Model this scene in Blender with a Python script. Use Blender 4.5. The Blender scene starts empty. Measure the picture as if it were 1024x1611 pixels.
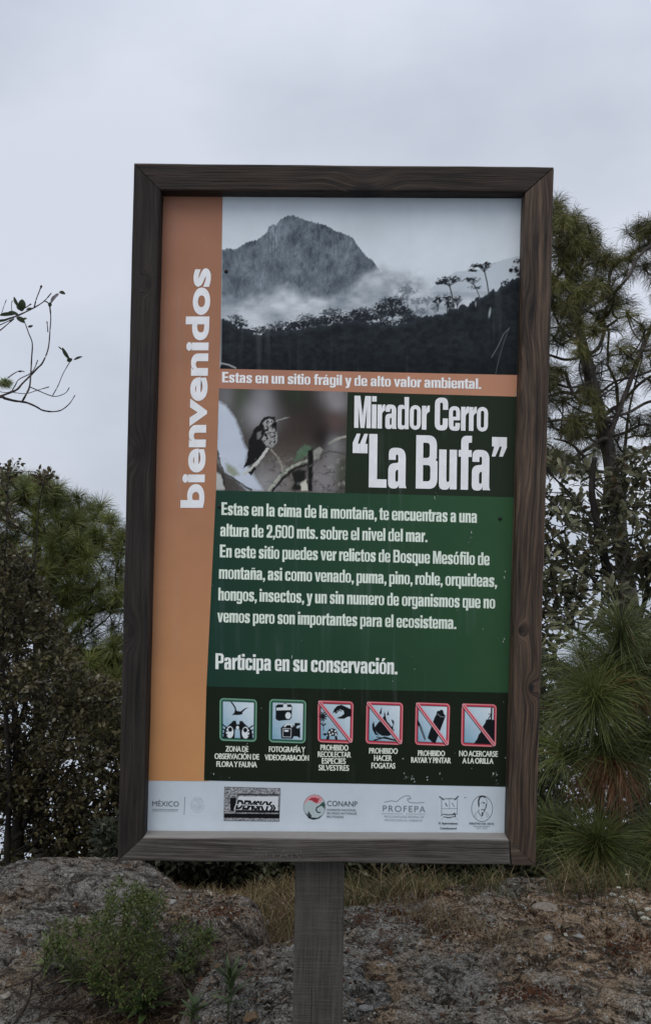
import bpy, math, random
import numpy as np
from mathutils import Vector, Matrix

random.seed(7)
RNG = np.random.default_rng(7)
R = math.radians
S = bpy.context.scene
COL = S.collection

# ------------------------------------------------------------------ camera, sky, sun, exposure
EYE = 1.6
F = 1300.0                      # focal length in photograph pixels (photo 1024 x 1611)
cam_d = bpy.data.cameras.new('camera')
cam = bpy.data.objects.new('camera', cam_d)
COL.objects.link(cam)
cam.location = (0, 0, EYE)
cam.rotation_euler = (R(90), 0, 0)
cam_d.sensor_fit = 'VERTICAL'
cam_d.sensor_height = 36.0
cam_d.lens = 36.0 * F / 1611.0
cam_d.clip_end = 20000
S.camera = cam

SUN_EL, SUN_AZ = 58.0, 200.0    # elevation, compass bearing from +Y (behind the camera, a little left)
W = bpy.data.worlds.new('World')
S.world = W
W.use_nodes = True
wt = W.node_tree
wt.nodes.clear()


def wn(t, **k):
    n = wt.nodes.new(t)
    for a, b in k.items():
        setattr(n, a, b)
    return n


w_out = wn('ShaderNodeOutputWorld')
w_mix = wn('ShaderNodeMixShader')
w_sky = wn('ShaderNodeTexSky', sky_type='NISHITA', sun_disc=False)
w_sky.sun_elevation = R(SUN_EL)
w_sky.sun_rotation = R(SUN_AZ)
w_b1 = wn('ShaderNodeBackground')
w_b1.inputs[1].default_value = 0.08
wt.links.new(w_sky.outputs[0], w_b1.inputs[0])
w_tc = wn('ShaderNodeTexCoord')
w_map = wn('ShaderNodeMapping')
w_map.inputs['Scale'].default_value = (1.0, 1.0, 2.0)
w_map.inputs['Location'].default_value = (6.86, 0.19, -2.8)
wt.links.new(w_tc.outputs['Generated'], w_map.inputs[0])
w_n = wn('ShaderNodeTexNoise')
w_n.inputs['Scale'].default_value = 1.6
w_n.inputs['Detail'].default_value = 5.0
w_n.inputs['Roughness'].default_value = 0.5
wt.links.new(w_map.outputs[0], w_n.inputs[0])
w_r = wn('ShaderNodeValToRGB')
w_r.color_ramp.elements[0].position = 0.36
w_r.color_ramp.elements[0].color = (0.515, 0.565, 0.665, 1)
w_r.color_ramp.elements[1].position = 0.60
w_r.color_ramp.elements[1].color = (0.700, 0.740, 0.840, 1)
wt.links.new(w_n.outputs[0], w_r.inputs[0])
w_sep = wn('ShaderNodeSeparateXYZ')
wt.links.new(w_tc.outputs['Generated'], w_sep.inputs[0])
w_mr = wn('ShaderNodeMapRange', interpolation_type='SMOOTHSTEP')
w_mr.inputs[1].default_value = 0.35
w_mr.inputs[2].default_value = 1.0
w_mr.inputs[3].default_value = 1.0
w_mr.inputs[4].default_value = 1.7
wt.links.new(w_sep.outputs[2], w_mr.inputs[0])
w_vm = wn('ShaderNodeVectorMath', operation='SCALE')
wt.links.new(w_r.outputs[0], w_vm.inputs[0])
wt.links.new(w_mr.outputs[0], w_vm.inputs['Scale'])
w_b2 = wn('ShaderNodeBackground')
w_b2.inputs[1].default_value = 1.0
wt.links.new(w_vm.outputs[0], w_b2.inputs[0])
w_mix.inputs[0].default_value = 0.93
wt.links.new(w_b1.outputs[0], w_mix.inputs[1])
wt.links.new(w_b2.outputs[0], w_mix.inputs[2])
wt.links.new(w_mix.outputs[0], w_out.inputs[0])

sun_d = bpy.data.lights.new('sun', 'SUN')
sun = bpy.data.objects.new('sun', sun_d)
COL.objects.link(sun)
sun_d.energy = 1.3
sun_d.angle = R(45)
sun_d.color = (1.0, 0.95, 0.87)
az = R(SUN_AZ)
sdir = Vector((math.sin(az) * math.cos(R(SUN_EL)), math.cos(az) * math.cos(R(SUN_EL)), math.sin(R(SUN_EL))))
sun.rotation_euler = sdir.to_track_quat('Z', 'Y').to_euler()

S.view_settings.view_transform = 'Standard'
S.view_settings.look = 'None'
S.view_settings.exposure = 0.0
S.view_settings.gamma = 1.0
S.view_settings.use_curve_mapping = False
S.render.engine = 'CYCLES'
S.cycles.max_bounces = 6
S.cycles.diffuse_bounces = 3
S.cycles.glossy_bounces = 2
S.cycles.transparent_max_bounces = 4

# ------------------------------------------------------------------ helpers


def lin(r, g, b):
    o = []
    for c in (r, g, b):
        c = c / 255.0
        o.append(c / 12.92 if c <= 0.04045 else ((c + 0.055) / 1.055) ** 2.4)
    return np.array(o)


EFAC = np.array((0.60, 0.64, 0.71))


def PC(r, g, b):
    """pigment of a printed colour that the daylight of this place shows as r, g, b"""
    return np.clip(lin(r, g, b) / EFAC, 0.0, 0.86)


def P(px, py, d):
    """world point at distance d that the photograph shows at px, py"""
    return Vector(((px - 512.0) / F * d, d, EYE - (py - 805.5) / F * d))


def PA(a, d):
    a = np.asarray(a, float)
    d = np.broadcast_to(np.asarray(d, float), a.shape[:1])
    return np.stack([(a[:, 0] - 512) / F * d, d, EYE - (a[:, 1] - 805.5) / F * d], 1)


def hash3(i, j, k, seed):
    h = (i.astype(np.int64) * 374761393 + j.astype(np.int64) * 668265263 + k.astype(np.int64) * 2147483647 + seed * 974634777) & 0xffffffff
    h = ((h ^ (h >> 13)) * 1274126177) & 0xffffffff
    h = ((h ^ (h >> 16)) * 2246822519) & 0xffffffff
    return ((h ^ (h >> 15)) & 0xffff) / 65535.0


def vnoise(x, y, z=None, seed=0):
    x = np.asarray(x, float)
    y = np.asarray(y, float)
    z = np.zeros_like(x) if z is None else np.asarray(z, float)
    xi, yi, zi = np.floor(x), np.floor(y), np.floor(z)
    fx, fy, fz = x - xi, y - yi, z - zi
    fx, fy, fz = [t * t * (3 - 2 * t) for t in (fx, fy, fz)]
    r = 0
    for a in (0, 1):
        for b in (0, 1):
            for c in (0, 1):
                w = (fx if a else 1 - fx) * (fy if b else 1 - fy) * (fz if c else 1 - fz)
                r = r + w * hash3(xi + a, yi + b, zi + c, seed)
    return r * 2 - 1


def fbm(x, y, z=None, o=4, seed=0, g=0.5):
    r, a, f, s = 0, 1.0, 1.0, 0
    for k in range(o):
        r = r + a * vnoise(np.asarray(x) * f, np.asarray(y) * f, None if z is None else np.asarray(z) * f, seed + k * 17)
        s += a
        a *= g
        f *= 2.03
    return r / s


def mesh_np(name, V, Fs, colors=None, smooth=False):
    """V (n,3); Fs (m,k) int array or list of arrays"""
    me = bpy.data.meshes.new(name)
    V = np.asarray(V, np.float32)
    groups = Fs if isinstance(Fs, list) else [Fs]
    groups = [np.asarray(g, np.int32) for g in groups if len(g)]
    me.vertices.add(len(V))
    me.vertices.foreach_set('co', V.ravel())
    nl = sum(g.size for g in groups)
    nf = sum(len(g) for g in groups)
    me.loops.add(nl)
    me.loops.foreach_set('vertex_index', np.concatenate([g.ravel() for g in groups]))
    me.polygons.add(nf)
    sizes = np.concatenate([np.full(len(g), g.shape[1], np.int32) for g in groups])
    st = np.zeros(nf, np.int32)
    st[1:] = np.cumsum(sizes)[:-1]
    me.polygons.foreach_set('loop_start', st)
    me.polygons.foreach_set('loop_total', sizes)
    me.polygons.foreach_set('use_smooth', np.full(nf, bool(smooth)))
    me.update(calc_edges=True)
    if colors is not None:
        ca = me.color_attributes.new('col', 'FLOAT_COLOR', 'POINT')
        c = np.ones((len(V), 4), np.float32)
        c[:, :3] = colors
        ca.data.foreach_set('color', c.ravel())
    return me


def obj(name, me, mat=None, parent=None, local=False):
    """links a mesh whose vertices are in world space (unless local) as a child or as a thing"""
    o = bpy.data.objects.new(name, me)
    COL.objects.link(o)
    if mat is not None and me is not None and len(me.materials) == 0:
        me.materials.append(mat)
    if parent is not None:
        o.parent = parent
        if not local:
            base = world_loc(parent)
            me.transform(Matrix.Translation(-base))
    return o


def world_loc(o):
    v = Vector(o.location)
    while o.parent is not None:
        o = o.parent
        v += o.location
    return v


def thing(name, label, cat, loc, group=None):
    o = bpy.data.objects.new(name, None)
    COL.objects.link(o)
    o.empty_display_size = 0.1
    o.location = loc
    tag(o, label, cat, group)
    return o


def tag(o, label=None, cat=None, group=None, kind=None):
    if label: o['label'] = label
    if cat: o['category'] = cat
    if group: o['group'] = group
    if kind: o['kind'] = kind
    return o


class MB:
    def __init__(s):
        s.V, s.Q, s.T, s.C, s.n = [], [], [], [], 0

    def add(s, V, Q=None, T=None, col=None):
        V = np.asarray(V, float)
        s.V.append(V)
        if Q is not None and len(Q): s.Q.append(np.asarray(Q) + s.n)
        if T is not None and len(T): s.T.append(np.asarray(T) + s.n)
        s.C.append(np.broadcast_to(np.asarray(col if col is not None else (1, 1, 1), float), (len(V), 3)))
        s.n += len(V)

    def mesh(s, name, smooth=False):
        fs = []
        if s.Q: fs.append(np.concatenate(s.Q))
        if s.T: fs.append(np.concatenate(s.T))
        return mesh_np(name, np.concatenate(s.V), fs, np.concatenate(s.C), smooth)


def tube(pts, rad, n=6):
    pts = np.asarray(pts, float)
    m = len(pts)
    rad = np.broadcast_to(np.asarray(rad, float), (m,))
    t = np.gradient(pts, axis=0)
    t /= np.linalg.norm(t, axis=1)[:, None] + 1e-9
    ref = np.array([0.31, 0.17, 0.93])
    if abs(np.dot(t.mean(0), ref)) > 0.85: ref = np.array([0.9, -0.4, 0.1])
    u = np.cross(t, ref)
    u /= np.linalg.norm(u, axis=1)[:, None] + 1e-9
    v = np.cross(t, u)
    a = np.arange(n) / n * 2 * np.pi
    V = pts[:, None] + rad[:, None, None] * (np.cos(a)[None, :, None] * u[:, None] + np.sin(a)[None, :, None] * v[:, None])
    V = V.reshape(-1, 3)
    i = np.arange(m - 1)[:, None] * n
    j = np.arange(n)[None]
    k = (j + 1) % n
    Q = np.stack([i + j, i + k, i + n + k, i + n + j], -1).reshape(-1, 4)
    V = np.vstack([V, pts[:1], pts[-1:]])
    jj = np.arange(n)
    kk = (jj + 1) % n
    T = np.concatenate([np.stack([kk, jj, np.full(n, m * n)], 1), np.stack([(m - 1) * n + jj, (m - 1) * n + kk, np.full(n, m * n + 1)], 1)])
    return V, Q, T


def spline(pts, n):
    """Catmull-Rom through pts, n samples"""
    p = np.asarray(pts, float)
    p = np.vstack([2 * p[0] - p[1], p, 2 * p[-1] - p[-2]])
    m = len(p) - 3
    t = np.linspace(0, m - 1e-6, n)
    i = t.astype(int)
    f = (t - i)[:, None]
    a, b, c, d = p[i], p[i + 1], p[i + 2], p[i + 3]
    return 0.5 * ((2 * b) + (-a + c) * f + (2 * a - 5 * b + 4 * c - d) * f ** 2 + (-a + 3 * b - 3 * c + d) * f ** 3)


def in_poly(x, y, poly):
    ins = np.zeros(np.shape(x), bool)
    n = len(poly)
    for i in range(n):
        x0, y0 = poly[i]
        x1, y1 = poly[(i + 1) % n]
        c = ((y0 > y) != (y1 > y))
        with np.errstate(divide='ignore', invalid='ignore'):
            xx = (x1 - x0) * (y - y0) / (y1 - y0 + 1e-12) + x0
        ins ^= c & (x < xx)
    return ins

# ------------------------------------------------------------------ materials


def mat_new(name):
    m = bpy.data.materials.new(name)
    m.use_nodes = True
    nt = m.node_tree
    b = nt.nodes['Principled BSDF']
    return m, nt, b


def nd(nt, t, ins=None, **k):
    n = nt.nodes.new(t)
    for a, v in k.items():
        setattr(n, a, v)
    for a, v in (ins or {}).items():
        if hasattr(v, 'is_output') or isinstance(v, bpy.types.NodeSocket):
            nt.links.new(v, n.inputs[a])
        else:
            n.inputs[a].default_value = v
    return n


def ramp(nt, fac, stops):
    n = nd(nt, 'ShaderNodeValToRGB', {0: fac})
    e = n.color_ramp.elements
    while len(e) < len(stops): e.new(0.5)
    for k, (p, c) in enumerate(stops):
        e[k].position = p
        e[k].color = (c[0], c[1], c[2], 1) if not np.isscalar(c) else (c, c, c, 1)
    return n


def mix(nt, f, a, b, bt='MIX'):
    n = nd(nt, 'ShaderNodeMix', data_type='RGBA', blend_type=bt)
    for idx, v in ((0, f), (6, a), (7, b)):
        if isinstance(v, bpy.types.NodeSocket):
            nt.links.new(v, n.inputs[idx])
        else:
            if idx and len(v) == 3: v = (*v, 1)
            n.inputs[idx].default_value = v
    return n.outputs[2]


def noise(nt, vec, scale, detail=4, rough=0.55, vscale=None, loc=(0, 0, 0), dist=0.0):
    if vscale is not None or loc != (0, 0, 0):
        vec = nd(nt, 'ShaderNodeMapping', {0: vec, 'Scale': vscale or (1, 1, 1), 'Location': loc}).outputs[0]
    return nd(nt, 'ShaderNodeTexNoise', {'Vector': vec, 'Scale': scale, 'Detail': detail, 'Roughness': rough, 'Distortion': dist}).outputs[0]


def bump(nt, b, h, strength, dist):
    n = nd(nt, 'ShaderNodeBump', {'Height': h, 'Strength': strength, 'Distance': dist})
    nt.links.new(n.outputs[0], b.inputs['Normal'])


def wood_mat(name, dark, light, tint, wave=0.0, saw=0.0, seed=0.0, knots=(), greyf=0.3, rough=0.75):
    """grain runs along the object's local X"""
    m, nt, b = mat_new(name)
    tc = nd(nt, 'ShaderNodeTexCoord').outputs['Object']
    warp = noise(nt, tc, 1.0, 3, 0.5, (1.3, 7, 7), (seed, 0, 0))
    sep = nd(nt, 'ShaderNodeSeparateXYZ', {0: tc})
    # knots push the grain aside
    zz = sep.outputs[2]
    push = None
    kmask = None
    for kx, kz, kr in knots:
        v = nd(nt, 'ShaderNodeVectorMath', {0: tc, 1: (kx, 0, kz)}, operation='SUBTRACT').outputs[0]
        v = nd(nt, 'ShaderNodeVectorMath', {0: v, 1: (0.55 / kr, 0.0, 1.0 / kr)}, operation='MULTIPLY').outputs[0]
        ln = nd(nt, 'ShaderNodeVectorMath', {0: v}, operation='LENGTH').outputs['Value']
        k = nd(nt, 'ShaderNodeMapRange', {0: ln, 1: 0.5, 2: 1.5, 3: 1.0, 4: 0.0}, interpolation_type='SMOOTHSTEP').outputs[0]
        w = nd(nt, 'ShaderNodeMapRange', {0: ln, 1: 0.0, 2: 4.0, 3: 1.0, 4: 0.0}, interpolation_type='SMOOTHSTEP').outputs[0]
        kmask = k if kmask is None else nd(nt, 'ShaderNodeMath', {0: kmask, 1: k}, operation='MAXIMUM').outputs[0]
        push = w if push is None else nd(nt, 'ShaderNodeMath', {0: push, 1: w}, operation='ADD').outputs[0]
    add = nd(nt, 'ShaderNodeMath', {0: warp, 1: 0.03 + wave * 0.045}, operation='MULTIPLY').outputs[0]
    if push is not None:
        p2 = nd(nt, 'ShaderNodeMath', {0: push, 1: 0.03}, operation='MULTIPLY').outputs[0]
        add = nd(nt, 'ShaderNodeMath', {0: add, 1: p2}, operation='ADD').outputs[0]
    z2 = nd(nt, 'ShaderNodeMath', {0: zz, 1: add}, operation='ADD').outputs[0]
    v2 = nd(nt, 'ShaderNodeCombineXYZ', {0: sep.outputs[0], 1: sep.outputs[1], 2: z2}).outputs[0]
    g1 = noise(nt, v2, 1.0, 6, 0.68, (2.6, 75, 95), (seed, 3, 1))
    g2 = noise(nt, v2, 1.0, 3, 0.6, (7, 230, 230), (seed, 1, 5))
    g3 = noise(nt, tc, 1.0, 4, 0.6, (5, 16, 16), (seed, 8, 2))
    c = ramp(nt, g1, [(0.36, dark), (0.5, tuple(0.6 * a + 0.4 * d for a, d in zip(dark, light))), (0.66, light)]).outputs[0]
    c = mix(nt, ramp(nt, g2, [(0.35, 0.0), (0.7, 1.0)]).outputs[0], mix(nt, 1.0, c, (0.42, 0.42, 0.42), 'MULTIPLY'), c)
    c = mix(nt, ramp(nt, g3, [(0.42, 0.0), (0.68, greyf)]).outputs[0], c, tint)
    ck = noise(nt, v2, 1.0, 2, 0.5, (1.6, 130, 150), (seed + 3, 7, 6))
    ckm = ramp(nt, ck, [(0.285, 1.0), (0.32, 0.0)]).outputs[0]
    c = mix(nt, ckm, c, (0.004, 0.003, 0.003))
    # small pale chips and scratches
    sp = nd(nt, 'ShaderNodeTexVoronoi', {'Vector': tc, 'Scale': 46.0, 'Randomness': 1.0}).outputs['Distance']
    c = mix(nt, ramp(nt, sp, [(0.0, 0.45), (0.055, 0.0)]).outputs[0], c, (0.26, 0.25, 0.23))
    hgt = nd(nt, 'ShaderNodeMath', {0: g1, 1: g2}, operation='ADD').outputs[0]
    if saw:
        s = noise(nt, tc, 1.0, 4, 0.75, (260, 10, 9), (seed, 4, 4), 0.5)
        c = mix(nt, ramp(nt, s, [(0.45, 0.0), (0.72, saw)]).outputs[0], c, tuple(x * 1.9 for x in tint))
        s2 = noise(nt, tc, 1.0, 2, 0.6, (24, 3, 2.0), (seed, 2, 9))
        c = mix(nt, ramp(nt, s2, [(0.4, 0.0), (0.7, 0.35)]).outputs[0], c, dark)
        hgt = nd(nt, 'ShaderNodeMath', {0: hgt, 1: s}, operation='ADD').outputs[0]
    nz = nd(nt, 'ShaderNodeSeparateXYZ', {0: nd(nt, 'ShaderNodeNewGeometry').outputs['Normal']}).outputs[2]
    c = mix(nt, ramp(nt, nz, [(0.55, 0.0), (0.9, 0.75)]).outputs[0], c, (0.30, 0.285, 0.27))  # worn upward faces, painted paler still with sky light put into the colour
    if kmask is not None:
        c = mix(nt, kmask, c, (0.012, 0.009, 0.008))
    nt.links.new(c, b.inputs['Base Color'])
    b.inputs['Roughness'].default_value = rough
    b.inputs['Specular IOR Level'].default_value = 0.3
    hgt = nd(nt, 'ShaderNodeMath', {0: hgt, 1: ckm}, operation='SUBTRACT').outputs[0]
    bump(nt, b, hgt, 0.8, 0.003)
    return m


def print_mat(name, dirt=1.0):
    """vinyl print: colour from the mesh, weather streaks and chips from noise"""
    m, nt, b = mat_new(name)
    at = nd(nt, 'ShaderNodeAttribute', attribute_name='col').outputs['Color']
    geo = nd(nt, 'ShaderNodeTexCoord').outputs['Object']
    st = noise(nt, geo, 1.0, 4, 0.6, (34, 1, 1.6), (0.3, 0, 0.4))
    st2 = noise(nt, geo, 1.0, 3, 0.6, (5.0, 1, 2.5), (4.5, 0, 1.9))
    f = nd(nt, 'ShaderNodeMath', {0: ramp(nt, st, [(0.52, 0.0), (0.78, 1.0)]).outputs[0], 1: ramp(nt, st2, [(0.46, 0.0), (0.66, 1.0)]).outputs[0]}, operation='MULTIPLY').outputs[0]
    f = nd(nt, 'ShaderNodeMath', {0: f, 1: 0.20 * dirt}, operation='MULTIPLY').outputs[0]
    c = mix(nt, f, at, (0.36, 0.40, 0.42))
    ch = nd(nt, 'ShaderNodeTexVoronoi', {'Vector': geo, 'Scale': 21.0}).outputs['Distance']
    c = mix(nt, ramp(nt, ch, [(0.0, 0.75 * dirt), (0.020, 0.55 * dirt), (0.034, 0.0)]).outputs[0], c, (0.42, 0.46, 0.47))
    blot = noise(nt, geo, 6.0, 4, 0.6)
    c = mix(nt, 1.0, c, ramp(nt, blot, [(0.3, 0.90), (0.7, 1.05)]).outputs[0], 'MULTIPLY')
    nt.links.new(c, b.inputs['Base Color'])
    b.inputs['Roughness'].default_value = 0.5
    b.inputs['Specular IOR Level'].default_value = 0.12
    return m


def veg_mat(name, rnd=0.35, rough=0.6, spec=0.25, trans=0.25):
    m, nt, b = mat_new(name)
    at = nd(nt, 'ShaderNodeAttribute', attribute_name='col').outputs['Color']
    oi = nd(nt, 'ShaderNodeObjectInfo').outputs['Random']
    geo = nd(nt, 'ShaderNodeNewGeometry').outputs['Position']
    pn = noise(nt, geo, 3.0, 3, 0.6)
    v = nd(nt, 'ShaderNodeMapRange', {0: oi, 3: 1 - rnd, 4: 1 + rnd}).outputs[0]
    v2 = nd(nt, 'ShaderNodeMapRange', {0: pn, 1: 0.3, 2: 0.7, 3: 0.65, 4: 1.35}).outputs[0]
    vv = nd(nt, 'ShaderNodeMath', {0: v, 1: v2}, operation='MULTIPLY').outputs[0]
    c = nd(nt, 'ShaderNodeVectorMath', {0: at, 'Scale': vv}, operation='SCALE').outputs[0]
    nt.links.new(c, b.inputs['Base Color'])
    b.inputs['Roughness'].default_value = rough
    b.inputs['Specular IOR Level'].default_value = spec
    if trans:
        tr = nd(nt, 'ShaderNodeBsdfTranslucent')
        nt.links.new(c, tr.inputs[0])
        mx = nd(nt, 'ShaderNodeMixShader', {0: trans})
        nt.links.new(b.outputs[0], mx.inputs[1])
        nt.links.new(tr.outputs[0], mx.inputs[2])
        nt.links.new(mx.outputs[0], nt.nodes['Material Output'].inputs[0])
    return m


def bark_mat(name, a, b_, scale=12.0):
    m, nt, b = mat_new(name)
    tc = nd(nt, 'ShaderNodeTexCoord').outputs['Object']
    n1 = noise(nt, tc, scale, 5, 0.65, (1, 1, 0.35))
    n2 = noise(nt, tc, scale * 0.3, 3, 0.5, None, (4, 4, 1))
    c = ramp(nt, n1, [(0.35, a), (0.65, b_)]).outputs[0]
    c = mix(nt, ramp(nt, n2, [(0.5, 0.0), (0.62, 0.4)]).outputs[0], c, tuple(min(1, x * 1.7) for x in b_))
    nt.links.new(c, b.inputs['Base Color'])
    b.inputs['Roughness'].default_value = 0.9
    b.inputs['Specular IOR Level'].default_value = 0.15
    bump(nt, b, n1, 0.8, 0.01)
    return m


def rock_mat(name, base, dark, warm, seed=0.0, moss=0.5, pale=0.5):
    m, nt, b = mat_new(name)
    p = nd(nt, 'ShaderNodeNewGeometry').outputs['Position']
    n0 = noise(nt, p, 1.7, 4, 0.6, None, (seed, 1, 2))
    n1 = noise(nt, p, 7.0, 7, 0.75, (0.8, 1.9, 1.0), (seed, 0, 0), 0.6)
    n2 = noise(nt, p, 38.0, 5, 0.7, None, (seed, 5, 0))
    n3 = noise(nt, p, 150.0, 3, 0.7)
    c = ramp(nt, n0, [(0.44, base), (0.56, warm)]).outputs[0]
    c = mix(nt, ramp(nt, n1, [(0.49, 0.0), (0.56, 0.9)]).outputs[0], c, dark)
    c = mix(nt, ramp(nt, n2, [(0.34, 0.9), (0.48, 0.0)]).outputs[0], c, tuple(x * 0.35 for x in dark))
    c = mix(nt, ramp(nt, n2, [(0.57, 0.0), (0.63, pale + 0.25)]).outputs[0], c, (0.36, 0.355, 0.33))
    wv = nd(nt, 'ShaderNodeVectorMath', {0: nd(nt, 'ShaderNodeMapping', {0: p, 'Scale': (0.75, 1.5, 1.0), 'Rotation': (0, 0, 0.5)}).outputs[0], 1: nd(nt, 'ShaderNodeVectorMath', {0: nd(nt, 'ShaderNodeTexNoise', {'Vector': p, 'Scale': 9.0, 'Detail': 4.0}).outputs[1], 'Scale': 0.16}, operation='SCALE').outputs[0]}, operation='ADD').outputs[0]
    cr = nd(nt, 'ShaderNodeTexVoronoi', {'Vector': wv, 'Scale': 7.5}, feature='DISTANCE_TO_EDGE').outputs['Distance']
    cr2 = nd(nt, 'ShaderNodeTexVoronoi', {'Vector': wv, 'Scale': 23.0}, feature='DISTANCE_TO_EDGE').outputs['Distance']
    cm = ramp(nt, nd(nt, 'ShaderNodeMath', {0: cr, 1: nd(nt, 'ShaderNodeMath', {0: n2, 1: 0.05}, operation='MULTIPLY').outputs[0]}, operation='ADD').outputs[0], [(0.020, 0.95), (0.036, 0.0)]).outputs[0]
    cm2 = ramp(nt, nd(nt, 'ShaderNodeMath', {0: cr2, 1: nd(nt, 'ShaderNodeMath', {0: n1, 1: 0.14}, operation='MULTIPLY').outputs[0]}, operation='ADD').outputs[0], [(0.048, 0.6), (0.072, 0.0)]).outputs[0]
    c = mix(nt, cm, c, tuple(x * 0.3 for x in dark))
    c = mix(nt, cm2, c, tuple(x * 0.5 for x in dark))
    n4 = noise(nt, p, 5.0, 5, 0.7, None, (seed + 7, 2, 0), 0.6)
    c = mix(nt, ramp(nt, n4, [(0.56, 0.0), (0.62, moss)]).outputs[0], c, (0.070, 0.030, 0.016))
    lich = nd(nt, 'ShaderNodeTexVoronoi', {'Vector': nd(nt, 'ShaderNodeMapping', {0: p, 'Location': (seed, 0, 0)}).outputs[0], 'Scale': 17.0}).outputs['Distance']
    lich = nd(nt, 'ShaderNodeMath', {0: lich, 1: nd(nt, 'ShaderNodeMath', {0: n2, 1: 0.25}, operation='MULTIPLY').outputs[0]}, operation='ADD').outputs[0]
    c = mix(nt, ramp(nt, lich, [(0.20, 0.55), (0.25, 0.0)]).outputs[0], c, (0.25, 0.26, 0.225))
    g = nd(nt, 'ShaderNodeMapRange', {0: n3, 1: 0.32, 2: 0.68, 3: 0.25, 4: 1.85}).outputs[0]
    c = nd(nt, 'ShaderNodeVectorMath', {0: c, 'Scale': g}, operation='SCALE').outputs[0]
    nt.links.new(c, b.inputs['Base Color'])
    b.inputs['Roughness'].default_value = 0.95
    b.inputs['Specular IOR Level'].default_value = 0.1
    h = nd(nt, 'ShaderNodeMath', {0: n2, 1: nd(nt, 'ShaderNodeMath', {0: n1, 1: 1.5}, operation='MULTIPLY').outputs[0]}, operation='ADD').outputs[0]
    h = nd(nt, 'ShaderNodeMath', {0: h, 1: nd(nt, 'ShaderNodeMath', {0: n3, 1: 0.3}, operation='MULTIPLY').outputs[0]}, operation='ADD').outputs[0]
    h = nd(nt, 'ShaderNodeMath', {0: h, 1: nd(nt, 'ShaderNodeMath', {0: cm, 1: 0.8}, operation='MULTIPLY').outputs[0]}, operation='SUBTRACT').outputs[0]
    bump(nt, b, h, 1.0, 0.035)
    return m


def soil_mat():
    m, nt, b = mat_new('soil')
    p = nd(nt, 'ShaderNodeNewGeometry').outputs['Position']
    n1 = noise(nt, p, 14.0, 6, 0.75)
    n2 = noise(nt, p, 70.0, 4, 0.7)
    n3 = noise(nt, p, 3.0, 3, 0.6)
    c = ramp(nt, n1, [(0.36, (0.022, 0.014, 0.010)), (0.5, (0.065, 0.043, 0.030)), (0.66, (0.125, 0.092, 0.066))]).outputs[0]
    c = mix(nt, ramp(nt, n2, [(0.35, 0.9), (0.5, 0.0)]).outputs[0], c, (0.015, 0.010, 0.008))
    c = mix(nt, ramp(nt, n3, [(0.5, 0.0), (0.65, 0.55)]).outputs[0], c, (0.032, 0.035, 0.018))
    nt.links.new(c, b.inputs['Base Color'])
    b.inputs['Roughness'].default_value = 1.0
    b.inputs['Specular IOR Level'].default_value = 0.05
    bump(nt, b, nd(nt, 'ShaderNodeMath', {0: n1, 1: n2}, operation='ADD').outputs[0], 1.0, 0.02)
    return m


def plain_mat(name, c, rough=0.6, spec=0.3, var=0.15, scale=40.0):
    m, nt, b = mat_new(name)
    tc = nd(nt, 'ShaderNodeTexCoord').outputs['Object']
    n = noise(nt, tc, scale, 4, 0.6)
    v = nd(nt, 'ShaderNodeMapRange', {0: n, 1: 0.3, 2: 0.7, 3: 1 - var, 4: 1 + var}).outputs[0]
    cc = nd(nt, 'ShaderNodeVectorMath', {0: tuple(float(x) for x in c), 'Scale': v}, operation='SCALE').outputs[0]
    nt.links.new(cc, b.inputs['Base Color'])
    b.inputs['Roughness'].default_value = rough
    b.inputs['Specular IOR Level'].default_value = spec
    return m


M_PRINT = print_mat('vinyl_print')
M_PRINT2 = print_mat('vinyl_print_clean', 0.35)
M_VEG = veg_mat('foliage')
M_VEG_I = veg_mat('foliage_tuft', 0.38, 0.5, 0.35, 0.15)
M_DRY = veg_mat('dry_grass', 0.2, 0.9, 0.1, 0.2)
M_SOIL = soil_mat()
M_BARK_PINE = bark_mat('pine_bark', (0.018, 0.015, 0.013), (0.065, 0.056, 0.048))
M_BARK_PINE2 = bark_mat('pine_bark_dark', (0.018, 0.015, 0.013), (0.085, 0.074, 0.065))
M_BARK_DARK = bark_mat('dark_bark', (0.010, 0.009, 0.008), (0.034, 0.030, 0.026))
M_BARK_GREY = bark_mat('grey_bark', (0.022, 0.018, 0.016), (0.075, 0.064, 0.056), 40.0)

# ------------------------------------------------------------------ terrain


def drop(r):
    r = np.asarray(r, float)
    d = np.where(r > 3.25, 0.26 * (r - 3.25) ** 1.3, 0.0)
    d = np.where(r > 12, 0.26 * 8.75 ** 1.3 + 0.75 * (r - 12), d)
    return np.minimum(d, 160.0)


def ground_z(x, y):
    x = np.asarray(x, float)
    y = np.asarray(y, float)
    r = np.hypot(x * 0.85, y - 0.6)
    z = -0.05 - drop(r)
    z = z + 0.04 * fbm(x * 0.9, y * 0.9, o=3, seed=3) * np.clip(r / 2, 0, 1)
    amp = np.clip(r / 20, 0, 1) * 3.0
    z = z + amp * fbm(x / 14.0, y / 14.0, o=4, seed=5)
    # left shoulder is higher, the middle is a shallow gully
    z = z + 0.07 * np.exp(-((x + 1.1) / 0.6) ** 2) * np.exp(-((y - 3.5) / 0.8) ** 2)
    z = z - 0.05 * np.exp(-((x + 0.45) / 0.35) ** 2) * np.exp(-((y - 2.9) / 0.8) ** 2)
    near = np.clip((9 - r) / 4, 0, 1)
    z = z + near * (0.022 * fbm(x * 6, y * 6, o=4, seed=9, g=0.6) + 0.006 * fbm(x * 40, y * 40, o=2, seed=11))
    return z


def graded(lo, hi, step, far):
    mid = np.arange(lo, hi + step / 2, step)
    out = [0.03]
    while sum(out) < far: out.append(out[-1] * 1.16)
    o = np.cumsum(out)
    return np.concatenate([lo - o[::-1], mid, hi + o])


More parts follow.
